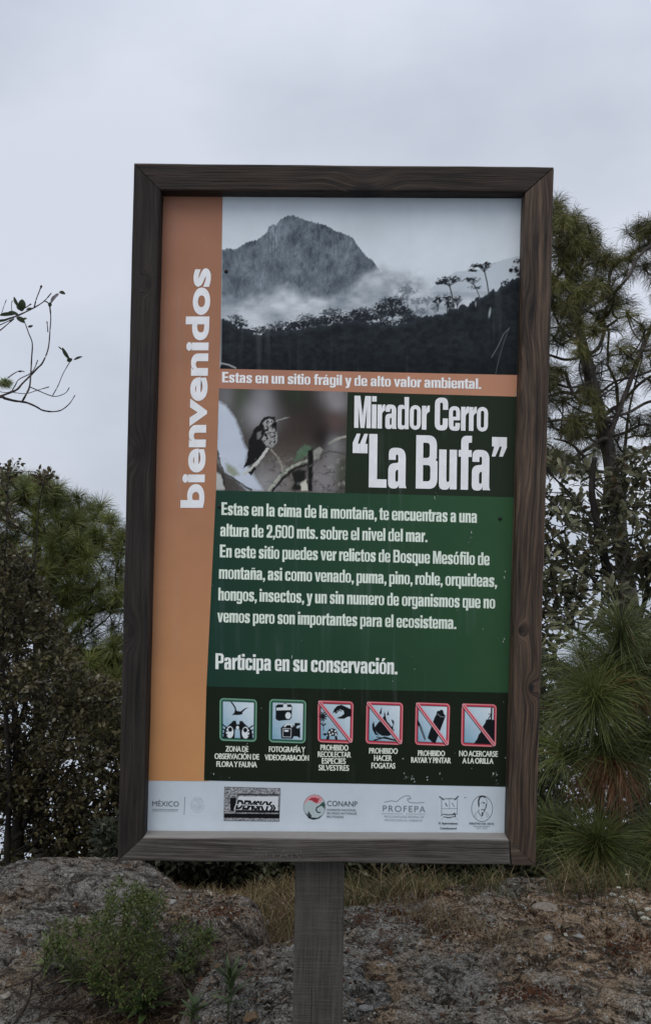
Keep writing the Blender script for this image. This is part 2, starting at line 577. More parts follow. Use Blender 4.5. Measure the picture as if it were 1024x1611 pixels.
gx = graded(-2.2, 2.2, 0.0135, 6000)
gy = graded(2.2, 4.9, 0.0135, 6000)
GX, GY = np.meshgrid(gx, gy)


def grid_faces(nx, ny):
    i, j = np.meshgrid(np.arange(nx - 1), np.arange(ny - 1))
    a = (j * nx + i).ravel()
    return np.stack([a, a + 1, a + nx + 1, a + nx], 1)


me = mesh_np('ground', np.stack([GX.ravel(), GY.ravel(), ground_z(GX, GY).ravel()], 1), grid_faces(len(gx), len(gy)), smooth=True)
ground = obj('ground', me, M_SOIL)
tag(ground, kind='structure')

# low sheet of cloud that fills the valley below the summit
cx = graded(-400, 400, 16, 9000)
CX, CY = np.meshgrid(cx, cx)
CZ = -62 + 9 * fbm(CX / 130, CY / 130, o=4, seed=21) + 3 * fbm(CX / 40, CY / 40, o=3, seed=22)
m_cl, nt, b = mat_new('cloud')
nt.links.new(ramp(nt, noise(nt, nd(nt, 'ShaderNodeNewGeometry').outputs['Position'], 0.012, 5, 0.6), [(0.3, (0.40, 0.43, 0.47)), (0.7, (0.50, 0.53, 0.57))]).outputs[0], b.inputs['Base Color'])
b.inputs['Roughness'].default_value = 1.0
b.inputs['Specular IOR Level'].default_value = 0.0
cl = obj('cloud_sea', mesh_np('cloud_sea', np.stack([CX.ravel(), CY.ravel(), CZ.ravel()], 1), grid_faces(len(cx), len(cx)), smooth=True), m_cl)
tag(cl, kind='structure')

# ------------------------------------------------------------------ rocks


def rock_patch(name, label, cx, cy, rx, ry, h, rot, mat, step=0.011, seed=0, power=2.2, slope=(0, 0), rough=1.0, cat='rock'):
    nx = int(2.6 * rx / step)
    ny = int(2.6 * ry / step)
    u = np.linspace(-1.3, 1.3, nx)
    v = np.linspace(-1.3, 1.3, ny)
    U, V = np.meshgrid(u, v)
    lx, ly = U * rx, V * ry
    c, s = math.cos(R(rot)), math.sin(R(rot))
    X = cx + lx * c - ly * s
    Y = cy + lx * s + ly * c
    q = (np.abs(U) ** power + np.abs(V) ** power) ** (1 / power)
    q = np.maximum(q + 0.13 * fbm(X * 3, Y * 3, o=3, seed=seed + 1), 0)
    prof = np.clip(1 - q ** 2.6, -2, 1)
    gz = ground_z(X, Y)
    gz_s = -0.05 - drop(np.hypot(X * 0.85, Y - 0.6))
    Z = np.where(prof > 0, h * np.sqrt(np.clip(prof, 0, 1)), prof * 0.25)
    Z = Z + slope[0] * lx + slope[1] * ly
    # layered ledges and fissures
    st = Y * 0.9 - X * 0.5 + 0.25 * fbm(X * 2, Y * 2, o=3, seed=seed + 2)
    ridge = 1 - np.abs(fbm(X * 3.2, Y * 6.5 + X * 2.0, o=4, seed=seed + 3, g=0.55))
    Z = Z + rough * (0.028 * fbm(X * 2.5, Y * 3.5, o=3, seed=seed + 4) - 0.045 * np.clip(ridge - 0.90, 0, 1) / 0.1 + 0.012 * fbm(X * 11, Y * 17, o=5, seed=seed + 5, g=0.65))
    saw = (st * 5.0) % 1.0
    Z = Z + rough * 0.024 * (saw - np.clip((saw - 0.88) / 0.12, 0, 1))
    Z = Z + rough * 0.003 * fbm(X * 55, Y * 55, o=2, seed=seed + 6)
    VV = np.stack([X.ravel(), Y.ravel(), (gz_s + Z).ravel()], 1)
    qf = grid_faces(nx, ny)
    keep = (q.ravel()[qf].min(1) < 1.22)
    o = obj(name, mesh_np(name, VV, qf[keep], smooth=True), mat)
    tag(o, label, cat)
    return o


RM1 = rock_mat('rock_grey', (0.225, 0.212, 0.182), (0.045, 0.036, 0.027), (0.265, 0.190, 0.122), 0.0, 0.6, 0.55)
RM2 = rock_mat('rock_slab', (0.185, 0.174, 0.155), (0.048, 0.040, 0.032), (0.200, 0.147, 0.098), 4.3, 0.25, 0.4)
rock_patch('rock', 'broad lichen spotted rock dome to the right of the sign post', 0.98, 2.92, 1.08, 0.70, 0.042, -7, RM1, seed=40)
rock_patch('rock', 'smooth grey rock slab on the left beneath the dark leafy tree', -1.28, 3.36, 0.70, 0.50, 0.085, 8, RM2, seed=60, rough=0.8)
rock_patch('rock', 'layered grey rock ledge just left of the sign post', -0.10, 2.80, 0.32, 0.34, 0.04, 32, RM2, seed=80)
rock_patch('rock', 'low weathered rock hump in the dry grass behind the green bush', -0.52, 3.36, 0.26, 0.17, 0.055, -8, RM2, seed=90, rough=0.8)

# ------------------------------------------------------------------ the sign
D0, D1, D2 = 2.167, 2.255, 2.212         # frame front, frame back, panel face
sign = thing('welcome_sign', 'tall wood framed green and orange welcome sign on a single grey post', 'sign', P(503, 1765, 2.24))


def board(name, A0, A1, B1, B0, mat, d0=D0, d1=D1, parent=sign, nl=90, seed=0, amp=0.0011, rad=0.006, gap=0.0012):
    """timber; A = outer edge, B = inner edge (photo pixels on the front plane), ends 0 and 1 may be mitred; local X runs along it"""
    a0, a1, b1, b0 = [np.array([P(x, y, D0).x, P(x, y, D0).z]) for x, y in (A0, A1, B1, B0)]
    mid = (a0 + a1 + b0 + b1) / 4
    ex = (a1 - a0) / np.linalg.norm(a1 - a0)
    ez = np.array([-ex[1], ex[0]])
    loc = lambda p: np.array([np.dot(p - mid, ex), np.dot(p - mid, ez)])
    a0, a1, b1, b0 = map(loc, (a0, a1, b1, b0))
    # pull the ends in a hair so that the mitres read as dark joints
    g = gap
    a0[0] += g * np.sign(a1[0] - a0[0]); b0[0] += g * np.sign(a1[0] - a0[0])
    a1[0] -= g * np.sign(a1[0] - a0[0]); b1[0] -= g * np.sign(a1[0] - a0[0])
    wd = np.linalg.norm(a0 - b0)
    dep = d1 - d0
    k = rad
    # section: (t across 0..1, w depth 0..dep)
    wt_ = abs(a0[1] - b0[1])
    e = k / wt_
    sec = [(0, dep - k), (0, k)]
    sec += [(e * (1 - math.cos(q)), k * (1 - math.sin(q))) for q in (0.5, 1.05)]
    sec += [(t, 0) for t in np.linspace(e, 1 - e, 7)]
    sec += [(1 - e * (1 - math.cos(q)), k * (1 - math.sin(q))) for q in (1.05, 0.5)]
    sec += [(1, k), (1, dep - k), (1 - e, dep), (e, dep)]
    sec = np.array(sec)
    ns = len(sec)
    s = np.linspace(0, 1, nl)
    T_, S_ = np.meshgrid(sec[:, 0], s)
    W_ = np.broadcast_to(sec[:, 1], T_.shape)
    Aw = a0[None, None] * (1 - S_[..., None]) + a1[None, None] * S_[..., None]
    Bw = b0[None, None] * (1 - S_[..., None]) + b1[None, None] * S_[..., None]
    XY = Aw * (1 - T_[..., None]) + Bw * T_[..., None]
    X, Z, Y = XY[..., 0], XY[..., 1], W_.copy()
    nz = fbm(X * 9, Z * 60 + seed, Y * 60, o=3, seed=seed)
    nz2 = fbm(X * 2.5 + seed, Z * 5, Y * 5, o=2, seed=seed + 5)
    Z = Z + (nz * amp + nz2 * amp * 1.6)
    Y = Y + (fbm(X * 6, Z * 70, o=3, seed=seed + 9) * amp * 0.9) * (W_ < dep * 0.5)
    V = np.stack([X, Y + d0 - D0, Z], -1).reshape(-1, 3)
    i = np.arange(nl - 1)[:, None] * ns
    j = np.arange(ns)[None]
    kk = (j + 1) % ns
    Q = np.stack([i + j, i + ns + j, i + ns + kk, i + kk], -1).reshape(-1, 4)
    V = np.vstack([V, V[:ns].mean(0), V[-ns:].mean(0)])
    jj = np.arange(ns); k2 = (jj + 1) % ns
    T = np.concatenate([np.stack([jj, k2, np.full(ns, nl * ns)], 1), np.stack([(nl - 1) * ns + k2, (nl - 1) * ns + jj, np.full(ns, nl * ns + 1)], 1)])
    me = mesh_np(name, V, [Q, T], smooth=False)
    o = obj(name, me, mat, parent, local=True)
    ang = math.atan2(ex[1], ex[0])
    o.location = Vector((mid[0], D0, mid[1])) - world_loc(parent)
    o.rotation_euler = (0, -ang, 0)
    return o


TL, TR, BR, BL = (210, 256), (872, 262.5), (843, 1362), (184.5, 1355)
tl, tr, br, bl = (252, 299), (826, 303), (799, 1321), (226, 1317)
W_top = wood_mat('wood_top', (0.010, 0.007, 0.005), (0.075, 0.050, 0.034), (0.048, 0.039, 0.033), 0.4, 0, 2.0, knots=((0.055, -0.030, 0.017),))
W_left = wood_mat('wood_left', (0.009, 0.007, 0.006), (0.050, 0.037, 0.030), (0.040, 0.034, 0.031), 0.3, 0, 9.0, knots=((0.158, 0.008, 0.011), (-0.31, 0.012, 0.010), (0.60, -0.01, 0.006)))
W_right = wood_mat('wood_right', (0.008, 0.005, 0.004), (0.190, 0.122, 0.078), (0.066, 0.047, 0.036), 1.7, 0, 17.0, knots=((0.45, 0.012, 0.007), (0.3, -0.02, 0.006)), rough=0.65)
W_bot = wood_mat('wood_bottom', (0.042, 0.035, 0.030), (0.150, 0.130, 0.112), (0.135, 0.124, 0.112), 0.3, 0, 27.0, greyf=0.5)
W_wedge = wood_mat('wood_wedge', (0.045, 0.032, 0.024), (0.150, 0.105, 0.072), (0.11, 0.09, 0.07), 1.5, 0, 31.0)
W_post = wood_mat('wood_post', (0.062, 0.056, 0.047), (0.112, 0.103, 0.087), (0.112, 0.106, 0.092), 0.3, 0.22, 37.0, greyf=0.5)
board('frame_board', TL, TR, tr, tl, W_top, seed=1)
board('frame_board', BL, TL, tl, bl, W_left, seed=2, nl=140)
board('frame_board', TR, BR, br, tr, W_right, seed=3, nl=140)
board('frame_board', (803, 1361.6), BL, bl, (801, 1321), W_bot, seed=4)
board('corner_wedge', BR, (804.5, 1361.6), (801, 1323), (802.5, 1322), W_wedge, seed=5, nl=16, amp=0.0007, rad=0.003, d0=D0 + 0.001)
# the post stands behind the panel and comes out below the frame
post = board('post', (455, 1800), (470, 1000), (547, 1000), (537, 1800), W_post, d0=D0 + 0.052, d1=D0 + 0.15, seed=6, nl=120, amp=0.0013)


def px2w(px, py, d):
    px = np.asarray(px, float)
    py = np.asarray(py, float)
    return np.stack([(px - 512) / F * d, np.full(px.shape, d), EYE - (py - 805.5) / F * d], -1)


# backing panel, 4 mm thick
def slab(name, quad, d, th, mat, parent, col=(1, 1, 1)):
    q = np.array(quad, float)
    f = px2w(q[:, 0], q[:, 1], d)
    bk = f.copy(); bk[:, 1] += th
    V = np.vstack([f, bk])
    Q = [[3, 2, 1, 0], [4, 5, 6, 7]] + [[i, (i + 1) % 4, 4 + (i + 1) % 4, 4 + i] for i in range(4)]
    return obj(name, mesh_np(name, V, np.array(Q), np.broadcast_to(np.array(col, float), (8, 3))), mat, parent)


panel = slab('panel', [(246, 293), (832, 297), (805, 1322), (220, 1317)], D2, 0.004, M_PRINT2, sign, PC(158, 171, 185))


class Print:
    """flat print: a fine sheet whose printed colours are kept on the mesh"""

    def __init__(s, quad, step, base=(0, 0, 0)):
        q = np.array(quad, float)       # TL TR BR BL in photo pixels
        nx = max(2, int(np.linalg.norm(q[1] - q[0]) / step))
        ny = max(2, int(np.linalg.norm(q[3] - q[0]) / step))
        U, V = np.meshgrid(np.linspace(0, 1, nx), np.linspace(0, 1, ny))
        s.U, s.V = U, V
        xy = (q[0] * ((1 - U) * (1 - V))[..., None] + q[1] * (U * (1 - V))[..., None] + q[2] * (U * V)[..., None] + q[3] * ((1 - U) * V)[..., None])
        s.X, s.Y = xy[..., 0], xy[..., 1]
        s.C = np.zeros(U.shape + (3,)) + np.array(base, float)
        s.nx, s.ny = nx, ny
        s.aa = step * 0.6

    def blend(s, a, col):
        a = np.clip(a, 0, 1)[..., None]
        s.C = s.C * (1 - a) + np.asarray(col, float) * a

    def _sub(s, pts, pad):
        p = np.asarray(pts, float)
        m = (s.X > p[:, 0].min() - pad) & (s.X < p[:, 0].max() + pad) & (s.Y > p[:, 1].min() - pad) & (s.Y < p[:, 1].max() + pad)
        return m

    def _dist(s, X, Y, pts, closed):
        d = np.full(X.shape, 1e9)
        n = len(pts)
        for i in range(n if closed else n - 1):
            ax, ay = pts[i]
            bx, by = pts[(i + 1) % n]
            vx, vy = bx - ax, by - ay
            t = np.clip(((X - ax) * vx + (Y - ay) * vy) / (vx * vx + vy * vy + 1e-12), 0, 1)
            d = np.minimum(d, np.hypot(X - ax - t * vx, Y - ay - t * vy))
        return d

    def put(s, m, a, col):
        a = np.clip(a, 0, 1)[:, None]
        s.C[m] = s.C[m] * (1 - a) + np.asarray(col, float) * a

    def poly(s, pts, col, soft=None, alpha=1.0):
        soft = soft or s.aa
        m = s._sub(pts, soft * 2)
        if not m.any(): return
        X, Y = s.X[m], s.Y[m]
        d = s._dist(X, Y, pts, True) * np.where(in_poly(X, Y, pts), -1, 1)
        s.put(m, alpha * (0.5 - d / (2 * soft)), col)

    def line(s, pts, w, col, alpha=1.0, soft=None):
        soft = soft or s.aa
        m = s._sub(pts, w + soft * 2)
        if not m.any(): return
        d = s._dist(s.X[m], s.Y[m], pts, False) - w / 2
        s.put(m, alpha * (0.5 - d / (2 * soft)), col)

    def ell(s, cx, cy, rx, ry, col, ang=0.0, soft=None, alpha=1.0, ring=None):
        soft = soft or s.aa
        c, sn = math.cos(ang), math.sin(ang)
        x, y = s.X - cx, s.Y - cy
        u, v = (x * c + y * sn) / rx, (-x * sn + y * c) / ry
        d = (np.hypot(u, v) - 1) * min(rx, ry)
        if ring: d = np.abs(d) - ring / 2
        s.blend(alpha * (0.5 - d / (2 * soft)), col)

    def blob(s, cx, cy, r, col, a=1.0, ry=None):
        ry = ry or r
        s.blend(a * np.exp(-((s.X - cx) / r) ** 2 - ((s.Y - cy) / ry) ** 2), col)

    def build(s, name, d, parent, mat=M_PRINT):
        V = px2w(s.X.ravel(), s.Y.ravel(), d)
        return obj(name, mesh_np(name, V, grid_faces(s.nx, s.ny)[:, ::-1], s.C.reshape(-1, 3)), mat, parent)


DP = D2 - 0.0005        # printed colour fields
DQ = D2 - 0.0009        # pictures, icons
DT = D2 - 0.0012        # lettering

# orange margin: brownish rose above, warmer orange below, as printed
p = Print([(246, 296), (353, 298), (329, 1229), (222, 1228)], 6)
t = np.clip((p.Y - 300) / 928, 0, 1)[..., None]
p.C = np.where(t < 0.55, PC(128, 93, 78) * (1 - t / 0.55) + PC(141, 103, 81) * t / 0.55, PC(141, 103, 81) * (1 - (t - 0.55) / 0.45) + PC(160, 118, 80) * (t - 0.55) / 0.45)
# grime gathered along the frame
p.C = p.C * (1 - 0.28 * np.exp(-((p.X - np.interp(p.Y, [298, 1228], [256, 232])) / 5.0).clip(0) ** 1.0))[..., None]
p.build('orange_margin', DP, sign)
p = Print([(345.8, 579), (814, 590), (811, 624), (344.6, 611)], 6)
t = np.clip((p.X - 345) / 465, 0, 1)[..., None]
p.C = PC(138, 100, 86) * (1 - t) + PC(154, 114, 94) * t
p.build('orange_band', DP - 0.0002, sign)
p = Print([(540, 616), (816, 623.6), (810, 783), (537, 776)], 8, PC(27, 37, 28))
p.build('green_field', DP, sign)
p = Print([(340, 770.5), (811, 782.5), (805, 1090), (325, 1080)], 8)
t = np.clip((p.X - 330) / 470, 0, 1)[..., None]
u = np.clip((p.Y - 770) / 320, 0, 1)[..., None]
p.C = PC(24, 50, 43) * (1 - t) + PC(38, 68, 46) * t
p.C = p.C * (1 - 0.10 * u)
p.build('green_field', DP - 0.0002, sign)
p = Print([(325, 1079.5), (806, 1090), (803, 1238), (321, 1228)], 8, PC(19, 27, 18))
p.build('green_field', DP - 0.0001, sign)

# landscape picture -----------------------------------------------------
p = Print([(350.5, 298), (830, 300), (816, 590), (346.5, 580)], 0.95)
X, Y = p.X, p.Y
t = np.clip((Y - 300) / 120, 0, 1)[..., None]
p.C = PC(160, 172, 184) * (1 - t) + PC(178, 190, 203) * t
Z2 = lambda pts: [(345 + a / 4.016, 320 + b_ / 4.016) for a, b_ in pts]
Z3 = lambda pts: [(600 + a / 4.452, 380 + b_ / 4.452) for a, b_ in pts]


def curve_y(x, pts, rough, seed, sc=0.35):
    pts = np.array(pts)
    yy = np.interp(x, pts[:, 0], pts[:, 1])
    return yy + rough * fbm(x * sc, x * 0 + seed, o=4, seed=seed, g=0.6)


mt = Z2([(-20, 292), (20, 290), (60, 284), (110, 290), (150, 262), (190, 240), (240, 228), (284, 200), (304, 182), (311, 148), (350, 130), (362, 132), (374, 118), (388, 100), (428, 79), (470, 75), (510, 92), (560, 112), (610, 123), (660, 133), (700, 155), (740, 182), (790, 192), (845, 216), (870, 262), (900, 305), (930, 335), (965, 358), (1010, 420), (1100, 560)])
my = curve_y(X, mt, 2.2, 3)
tex = 0.75 * fbm(X * 0.055 + Y * 0.02, Y * 0.045, o=4, seed=31, g=0.6) + 0.4 * (1 - 2 * np.abs(fbm(X * 0.11, Y * 0.05, o=4, seed=32, g=0.55))) - 0.18
cliff = np.exp(-((X - 430) / 16) ** 2 - ((Y - 372) / 26) ** 2) + 0.6 * np.exp(-((X - 545) / 30) ** 2 - ((Y - 385) / 18) ** 2) + 0.7 * np.exp(-((X - 413) / 5) ** 2 - ((Y - 445) / 16) ** 2)
vst = fbm(X * 0.5, Y * 0.11, o=4, seed=35)
fine = fbm(X * 0.42, Y * 0.30, o=3, seed=37, g=0.7)
k = np.clip(0.26 + 0.60 * tex + 0.26 * fine + cliff * (0.42 + 0.9 * vst), 0, 1)[..., None]
mcol = PC(48, 58, 69) * (1 - k) + PC(118, 131, 144) * k
hz = np.clip((Y - 330) / 160, 0, 1)[..., None] * 0.22
mcol = mcol * (1 - hz) + PC(120, 132, 145) * hz
my = my + 1.3 * fbm(X * 1.1, X * 0, o=2, seed=5)
p.blend(0.5 + (Y - my) / 1.2, mcol)
# faint ridges in the mist on the right
for pts, c in ((Z3([(330, 330), (420, 270), (520, 205), (600, 200), (640, 215), (760, 150), (900, 110), (990, 90)]), (146, 158, 172)),):
    yy = curve_y(X, pts, 1.0, 8)
    p.blend(np.clip((Y - yy) / 2, 0, 1) * (X > 672) * 0.7, PC(*c))
# mist
ft = Z2([(-20, 600), (20, 600), (130, 620), (230, 570), (330, 520), (420, 508), (480, 548), (600, 562), (700, 572), (800, 570), (860, 488), (930, 400), (1024, 348)]) + Z3([(60, 160), (150, 205), (230, 230), (300, 270), (360, 310), (450, 350), (560, 330), (1000, 330)])
fy = np.interp(X, np.array(ft)[:, 0], np.array(ft)[:, 1]) + 12 * fbm(X * 0.05, Y * 0.05, o=4, seed=41)
a = np.clip((Y - fy) / 20 + 0.2, 0, 1)
cs = np.clip(0.55 + 0.9 * fbm(X * 0.03, Y * 0.05, o=5, seed=43), 0, 1)[..., None]
p.blend(a * 0.93, PC(112, 124, 137) * (1 - cs) + PC(180, 190, 202) * cs)
p.blend(0.85 * np.exp(-((X - 640) / 30) ** 2 - ((Y - 447) / 17) ** 2) * np.clip(0.7 + fbm(X * .1, Y * .1, o=4, seed=4), 0, 1), PC(95, 106, 118))


def crown(cx, cy, w, h, col, seed, alpha=1.0, thr=0.05):
    u, v = (X - cx) / w, (Y - cy) / h
    m = np.where(v > 0.25, 3.0, 1.0)
    q = u ** 2 + v ** 2 * m
    n = fbm(X * 0.36, Y * 0.5, o=4, seed=seed, g=0.75)
    p.blend(alpha * np.clip(((1 - q) * 1.2 + n * 2.4 - thr) * 1.2, 0, 1), col)


def pine_print(bx, by, tx, ty, w, h, col, seed, tw=1.2, alpha=1.0):
    p.line([(bx, by), ((bx + tx) / 2 + 0.6, (by + ty) / 2), (tx, ty + h * 0.6)], tw, col, alpha)
    for q in (-0.7, -0.3, 0.35, 0.75):
        p.line([(tx, ty + h * 1.3), (tx + q * w, ty + h * 0.1)], tw * 0.6, col, alpha)
    crown(tx, ty, w, h, col, seed, alpha)


G1, G2, G3 = PC(74, 84, 95), PC(48, 56, 65), PC(26, 31, 38)
for i, (x_, y_, w_, h_) in enumerate([(640, 458, 16, 9), (632, 470, 14, 8), (655, 475, 10, 8), (672, 472, 9, 6), (662, 490, 9, 7), (684, 484, 8, 6), (645, 492, 9, 7)]):
    pine_print(x_, 515, x_, y_, w_, h_, G1, 70 + i, 1.0, 0.75)
for i, (x_, y_, w_, h_) in enumerate([(617, 482, 19, 12), (641, 494, 12, 8), (600, 500, 14, 9), (558, 500, 20, 13), (520, 492, 17, 9), (483, 500, 16, 8), (445, 512, 22, 8), (370, 500, 12, 7), (500, 508, 16, 9), (412, 522, 14, 9), (575, 490, 12, 8)]):
    pine_print(x_ + 1, 535, x_, y_, w_, h_, G2, 90 + i, 1.3, 0.9)
    crown(x_ + 8, y_ + 10, w_ * 1.1, 9, G3, 120 + i, 1.0, 0.0); crown(x_ - 10, y_ + 14, w_, 8, G3, 140 + i, 1.0, 0.0)
fr = [(340, 500), (352, 503), (375, 516), (392, 524), (410, 527), (425, 524), (450, 522), (480, 518), (500, 512), (530, 510), (560, 508), (580, 510), (600, 512)] + Z3([(90, 600), (200, 575), (270, 530), (350, 530), (480, 490), (600, 445), (690, 400), (800, 352), (900, 292), (975, 255), (1100, 200)])
for i, (x_, y_, w_, h_) in enumerate([(617, 476, 20, 11), (598, 488, 14, 12), (636, 490, 12, 10), (575, 500, 18, 10), (540, 504, 15, 8), (430, 520, 24, 9), (470, 512, 22, 9), (505, 506, 20, 10), (560, 494, 14, 8), (395, 522, 16, 7), (660, 508, 14, 9), (645, 505, 14, 10)]):
    pine_print(x_, y_ + 26, x_, y_, w_, h_, G3, 300 + i, 1.6)
yy = curve_y(X, fr, 7.0 * 1.0, 12, 0.16) - 2
tex = fbm(X * 0.12, Y * 0.16, o=5, seed=51, g=0.65)
tk = np.clip(0.35 + 0.8 * tex, 0, 1)[..., None]
dk = PC(17, 21, 27) * (1 - tk) + PC(34, 42, 46) * tk
dd = np.clip((Y - 545) / 40, 0, 1)[..., None]
dk = dk * (1 - dd * 0.45)
pine_print(714, 488, 706, 441, 19, 7, G3, 1, 2.0)
crown(694, 446, 12, 5, G3, 5)
pine_print(755, 470, 743, 441, 13, 5, G3, 2, 1.5)
crown(748, 453, 13, 4, G3, 6, 0.9)
pine_print(769, 466, 761, 420, 10, 6, PC(18, 22, 27), 3, 1.9)
crown(750, 419, 13, 5, PC(18, 22, 27), 7); crown(744, 426, 8, 4, PC(18, 22, 27), 8); crown(767, 415, 9, 3, PC(18, 22, 27), 9)
for i, (x_, y_) in enumerate([(688, 473), (703, 470), (719, 472), (708, 480)]):
    pine_print(x_, 490, x_, y_, 8, 7, G3, 20 + i, 1.5)
for i, (x_, y_) in enumerate([(815, 412), (812, 425), (818, 432), (795, 446)]):
    crown(x_, y_, 8, 6, G3, 30 + i)
dl = np.clip((Y - yy) / 9.0, 0, 1)[..., None]
p.blend(0.5 + (Y - yy) / 1.6 + 1.2 * (fbm(X * 0.5, Y * 0.6, o=3, seed=66, g=0.7) - 0.1) * (Y > yy - 5) * (Y < yy + 3), dk * dl + PC(36, 43, 50) * (1 - dl))
p.line([(773, 562), (783, 545), (792, 525), (800, 517)], 0.9, PC(120, 130, 135), 0.6)
p.line([(779, 590), (785, 562), (793, 535), (801, 515)], 0.8, PC(90, 100, 105), 0.6)
p.ell(748, 478, 1.2, 4, PC(120, 132, 140), alpha=0.8)
p.ell(770, 492, 1.8, 8, PC(120, 132, 140), 0.15, alpha=0.8)
p.line([(346, 571), (360, 574), (371, 579)], 2.2, PC(130, 138, 142), 0.9)
p.line([(350.8, 299), (347.5, 575)], 1.4, PC(150, 160, 172), 0.5)
p.build('landscape_picture', DQ, sign)

# bird picture ----------------------------------------------------------
p = Print([(344.8, 611), (547, 616.3), (542.5, 776), (340, 771.5)], 0.9, PC(60, 58, 57))
B = lambda a, b_: (320 + a / 4.267, 560 + b_ / 4.267)


def bb(zx, zy, r, c, a=0.9, ry=None):
    x, y = B(zx, zy)
    p.blob(x, y, r / 4.267, PC(*c), a, None if ry is None else ry / 4.267)


for q in [(650, 400, 260, (38, 33, 32)), (620, 330, 160, (34, 33, 31)), (620, 560, 170, (52, 45, 43)), (150, 280, 70, (95, 97, 102), .9, 120), (260, 300, 60, (52, 60, 48), .9, 150),
          (400, 270, 70, (105, 108, 115), .95, 90), (380, 400, 110, (125, 128, 137)), (620, 260, 80, (38, 48, 38), .7), (880, 260, 90, (112, 112, 118)), (900, 330, 60, (120, 120, 126)), (880, 440, 70, (75, 62, 62)),
          (520, 780, 150, (84, 80, 78)), (850, 700, 110, (108, 108, 112)), (800, 850, 110, (112, 112, 118)), (930, 780, 40, (50, 56, 42), .8, 120), (560, 870, 120, (92, 90, 90)), (400, 850, 110, (118, 120, 126)), (780, 530, 60, (40, 34, 34)), (870, 600, 60, (110, 112, 118))]:
    bb(*q)
p.C *= (1 + 0.10 * fbm(p.X * 0.08, p.Y * 0.05, o=3, seed=77))[..., None]
poly = lambda pts, c, soft=0.6, al=1.0: p.poly([B(*q) for q in pts], PC(*c), soft, al)
line = lambda pts, w, c, al=1.0: p.line([B(*q) for q in pts], w / 4.267, PC(*c), al)
ox_, oy_ = p.X.copy(), p.Y.copy()
wx_ = fbm(ox_ * 0.22, oy_ * 0.22, o=3, seed=81, g=0.65) * 1.7
wy_ = fbm(ox_ * 0.22, oy_ * 0.22, o=3, seed=82, g=0.65) * 1.7
p.X, p.Y = ox_ + wx_, oy_ + wy_
poly([(95, 300), (150, 335), (210, 410), (245, 500), (275, 600), (300, 640), (285, 720), (330, 790), (400, 900), (300, 905), (240, 850), (160, 800), (115, 740), (90, 640)], (160, 172, 190), 3)
poly([(85, 780), (120, 800), (150, 900), (80, 900)], (150, 155, 158), 2)
poly([(150, 720), (210, 750), (240, 800), (200, 810), (160, 780)], (120, 128, 118), 3)
line([(95, 640), (110, 720), (140, 790), (210, 830), (320, 900)], 14, (60, 62, 60))
line([(130, 790), (150, 900)], 10, (40, 42, 42))
line([(200, 820), (230, 900)], 12, (60, 64, 60))
line([(455, 630), (500, 680), (530, 740), (530, 790)], 16, (118, 118, 112), 0.7)
poly([(630, 640), (680, 595), (730, 610), (720, 660), (660, 690), (610, 710)], (68, 90, 74), 2)
line([(440, 900), (520, 800), (600, 740), (700, 700)], 19, (132, 140, 132))
line([(465, 905), (535, 820), (615, 757), (720, 722)], 14, (20, 22, 20))
poly([(700, 640), (740, 620), (730, 905), (700, 905)], (16, 17, 17), 1.5)
poly([(590, 780), (640, 760), (690, 770), (680, 850), (640, 905), (590, 900), (610, 850)], (22, 24, 22), 2)
poly([(650, 850), (690, 830), (700, 900), (660, 905)], (165, 168, 160), 1)
line([(840, 590), (900, 555), (950, 540)], 16, (130, 134, 130))
bb(790, 560, 55, (30, 26, 26), 0.85, 110)
line([(780, 700), (800, 660), (840, 640), (950, 655)], 10, (60, 62, 58), 0.8)
poly([(735, 640), (780, 610), (800, 630), (770, 690), (740, 700)], (120, 124, 122), 1.5)
line([(430, 620), (390, 680), (340, 740), (280, 790)], 20, (160, 165, 165))
# hummingbird
poly([(385, 440), (405, 415), (440, 403), (475, 412), (492, 440), (490, 490), (497, 540), (490, 590), (465, 620), (430, 615), (400, 640), (370, 690), (320, 730), (262, 758), (300, 690), (298, 640), (310, 560), (340, 490), (375, 460)], (20, 20, 22), 0.5)
poly([(425, 490), (470, 470), (496, 515), (491, 585), (462, 615), (425, 608), (392, 560)], (126, 128, 131), 1.2)
poly([(440, 420), (480, 430), (470, 450), (445, 475), (455, 505), (410, 490), (400, 450)], (138, 140, 145), 1.2)
poly([(360, 520), (385, 500), (390, 540), (365, 560)], (95, 97, 100), 1.2)
poly([(340, 745), (300, 785), (320, 800), (355, 760)], (24, 24, 26), 0.5)
x_, y_ = B(474, 465); p.ell(x_, y_, 3.4, 4.2, PC(12, 12, 13))
line([(488, 436), (530, 420), (575, 412)], 6, (125, 128, 128))
xb = (p.X - 320) * 4.267; yb = (p.Y - 560) * 4.267
spk = fbm(xb * 0.09, yb * 0.07, o=3, seed=5, g=0.7) > 0.10
msk = in_poly(xb, yb, [(400, 410), (480, 410), (495, 520), (485, 590), (430, 610), (390, 560), (400, 480)])
p.C[spk & msk] = PC(38, 38, 41)
p.X, p.Y = ox_, oy_
tang = (1 - np.abs(fbm(xb * 0.011, yb * 0.016, o=4, seed=91, g=0.6)) - 0.93) / 0.05
p.blend(np.clip(tang, 0, 1) * 0.6 * np.clip((yb - 560) / 200, 0, 1) * np.clip((xb - 380) / 100, 0, 1), PC(34, 34, 33))
hl = (fbm(xb * 0.02, yb * 0.02, o=4, seed=93, g=0.6) - 0.25) * 3
p.blend(np.clip(hl, 0, 1) * 0.45 * np.clip((yb - 600) / 150, 0, 1), PC(140, 144, 146))
p.build('bird_picture', DQ, sign)

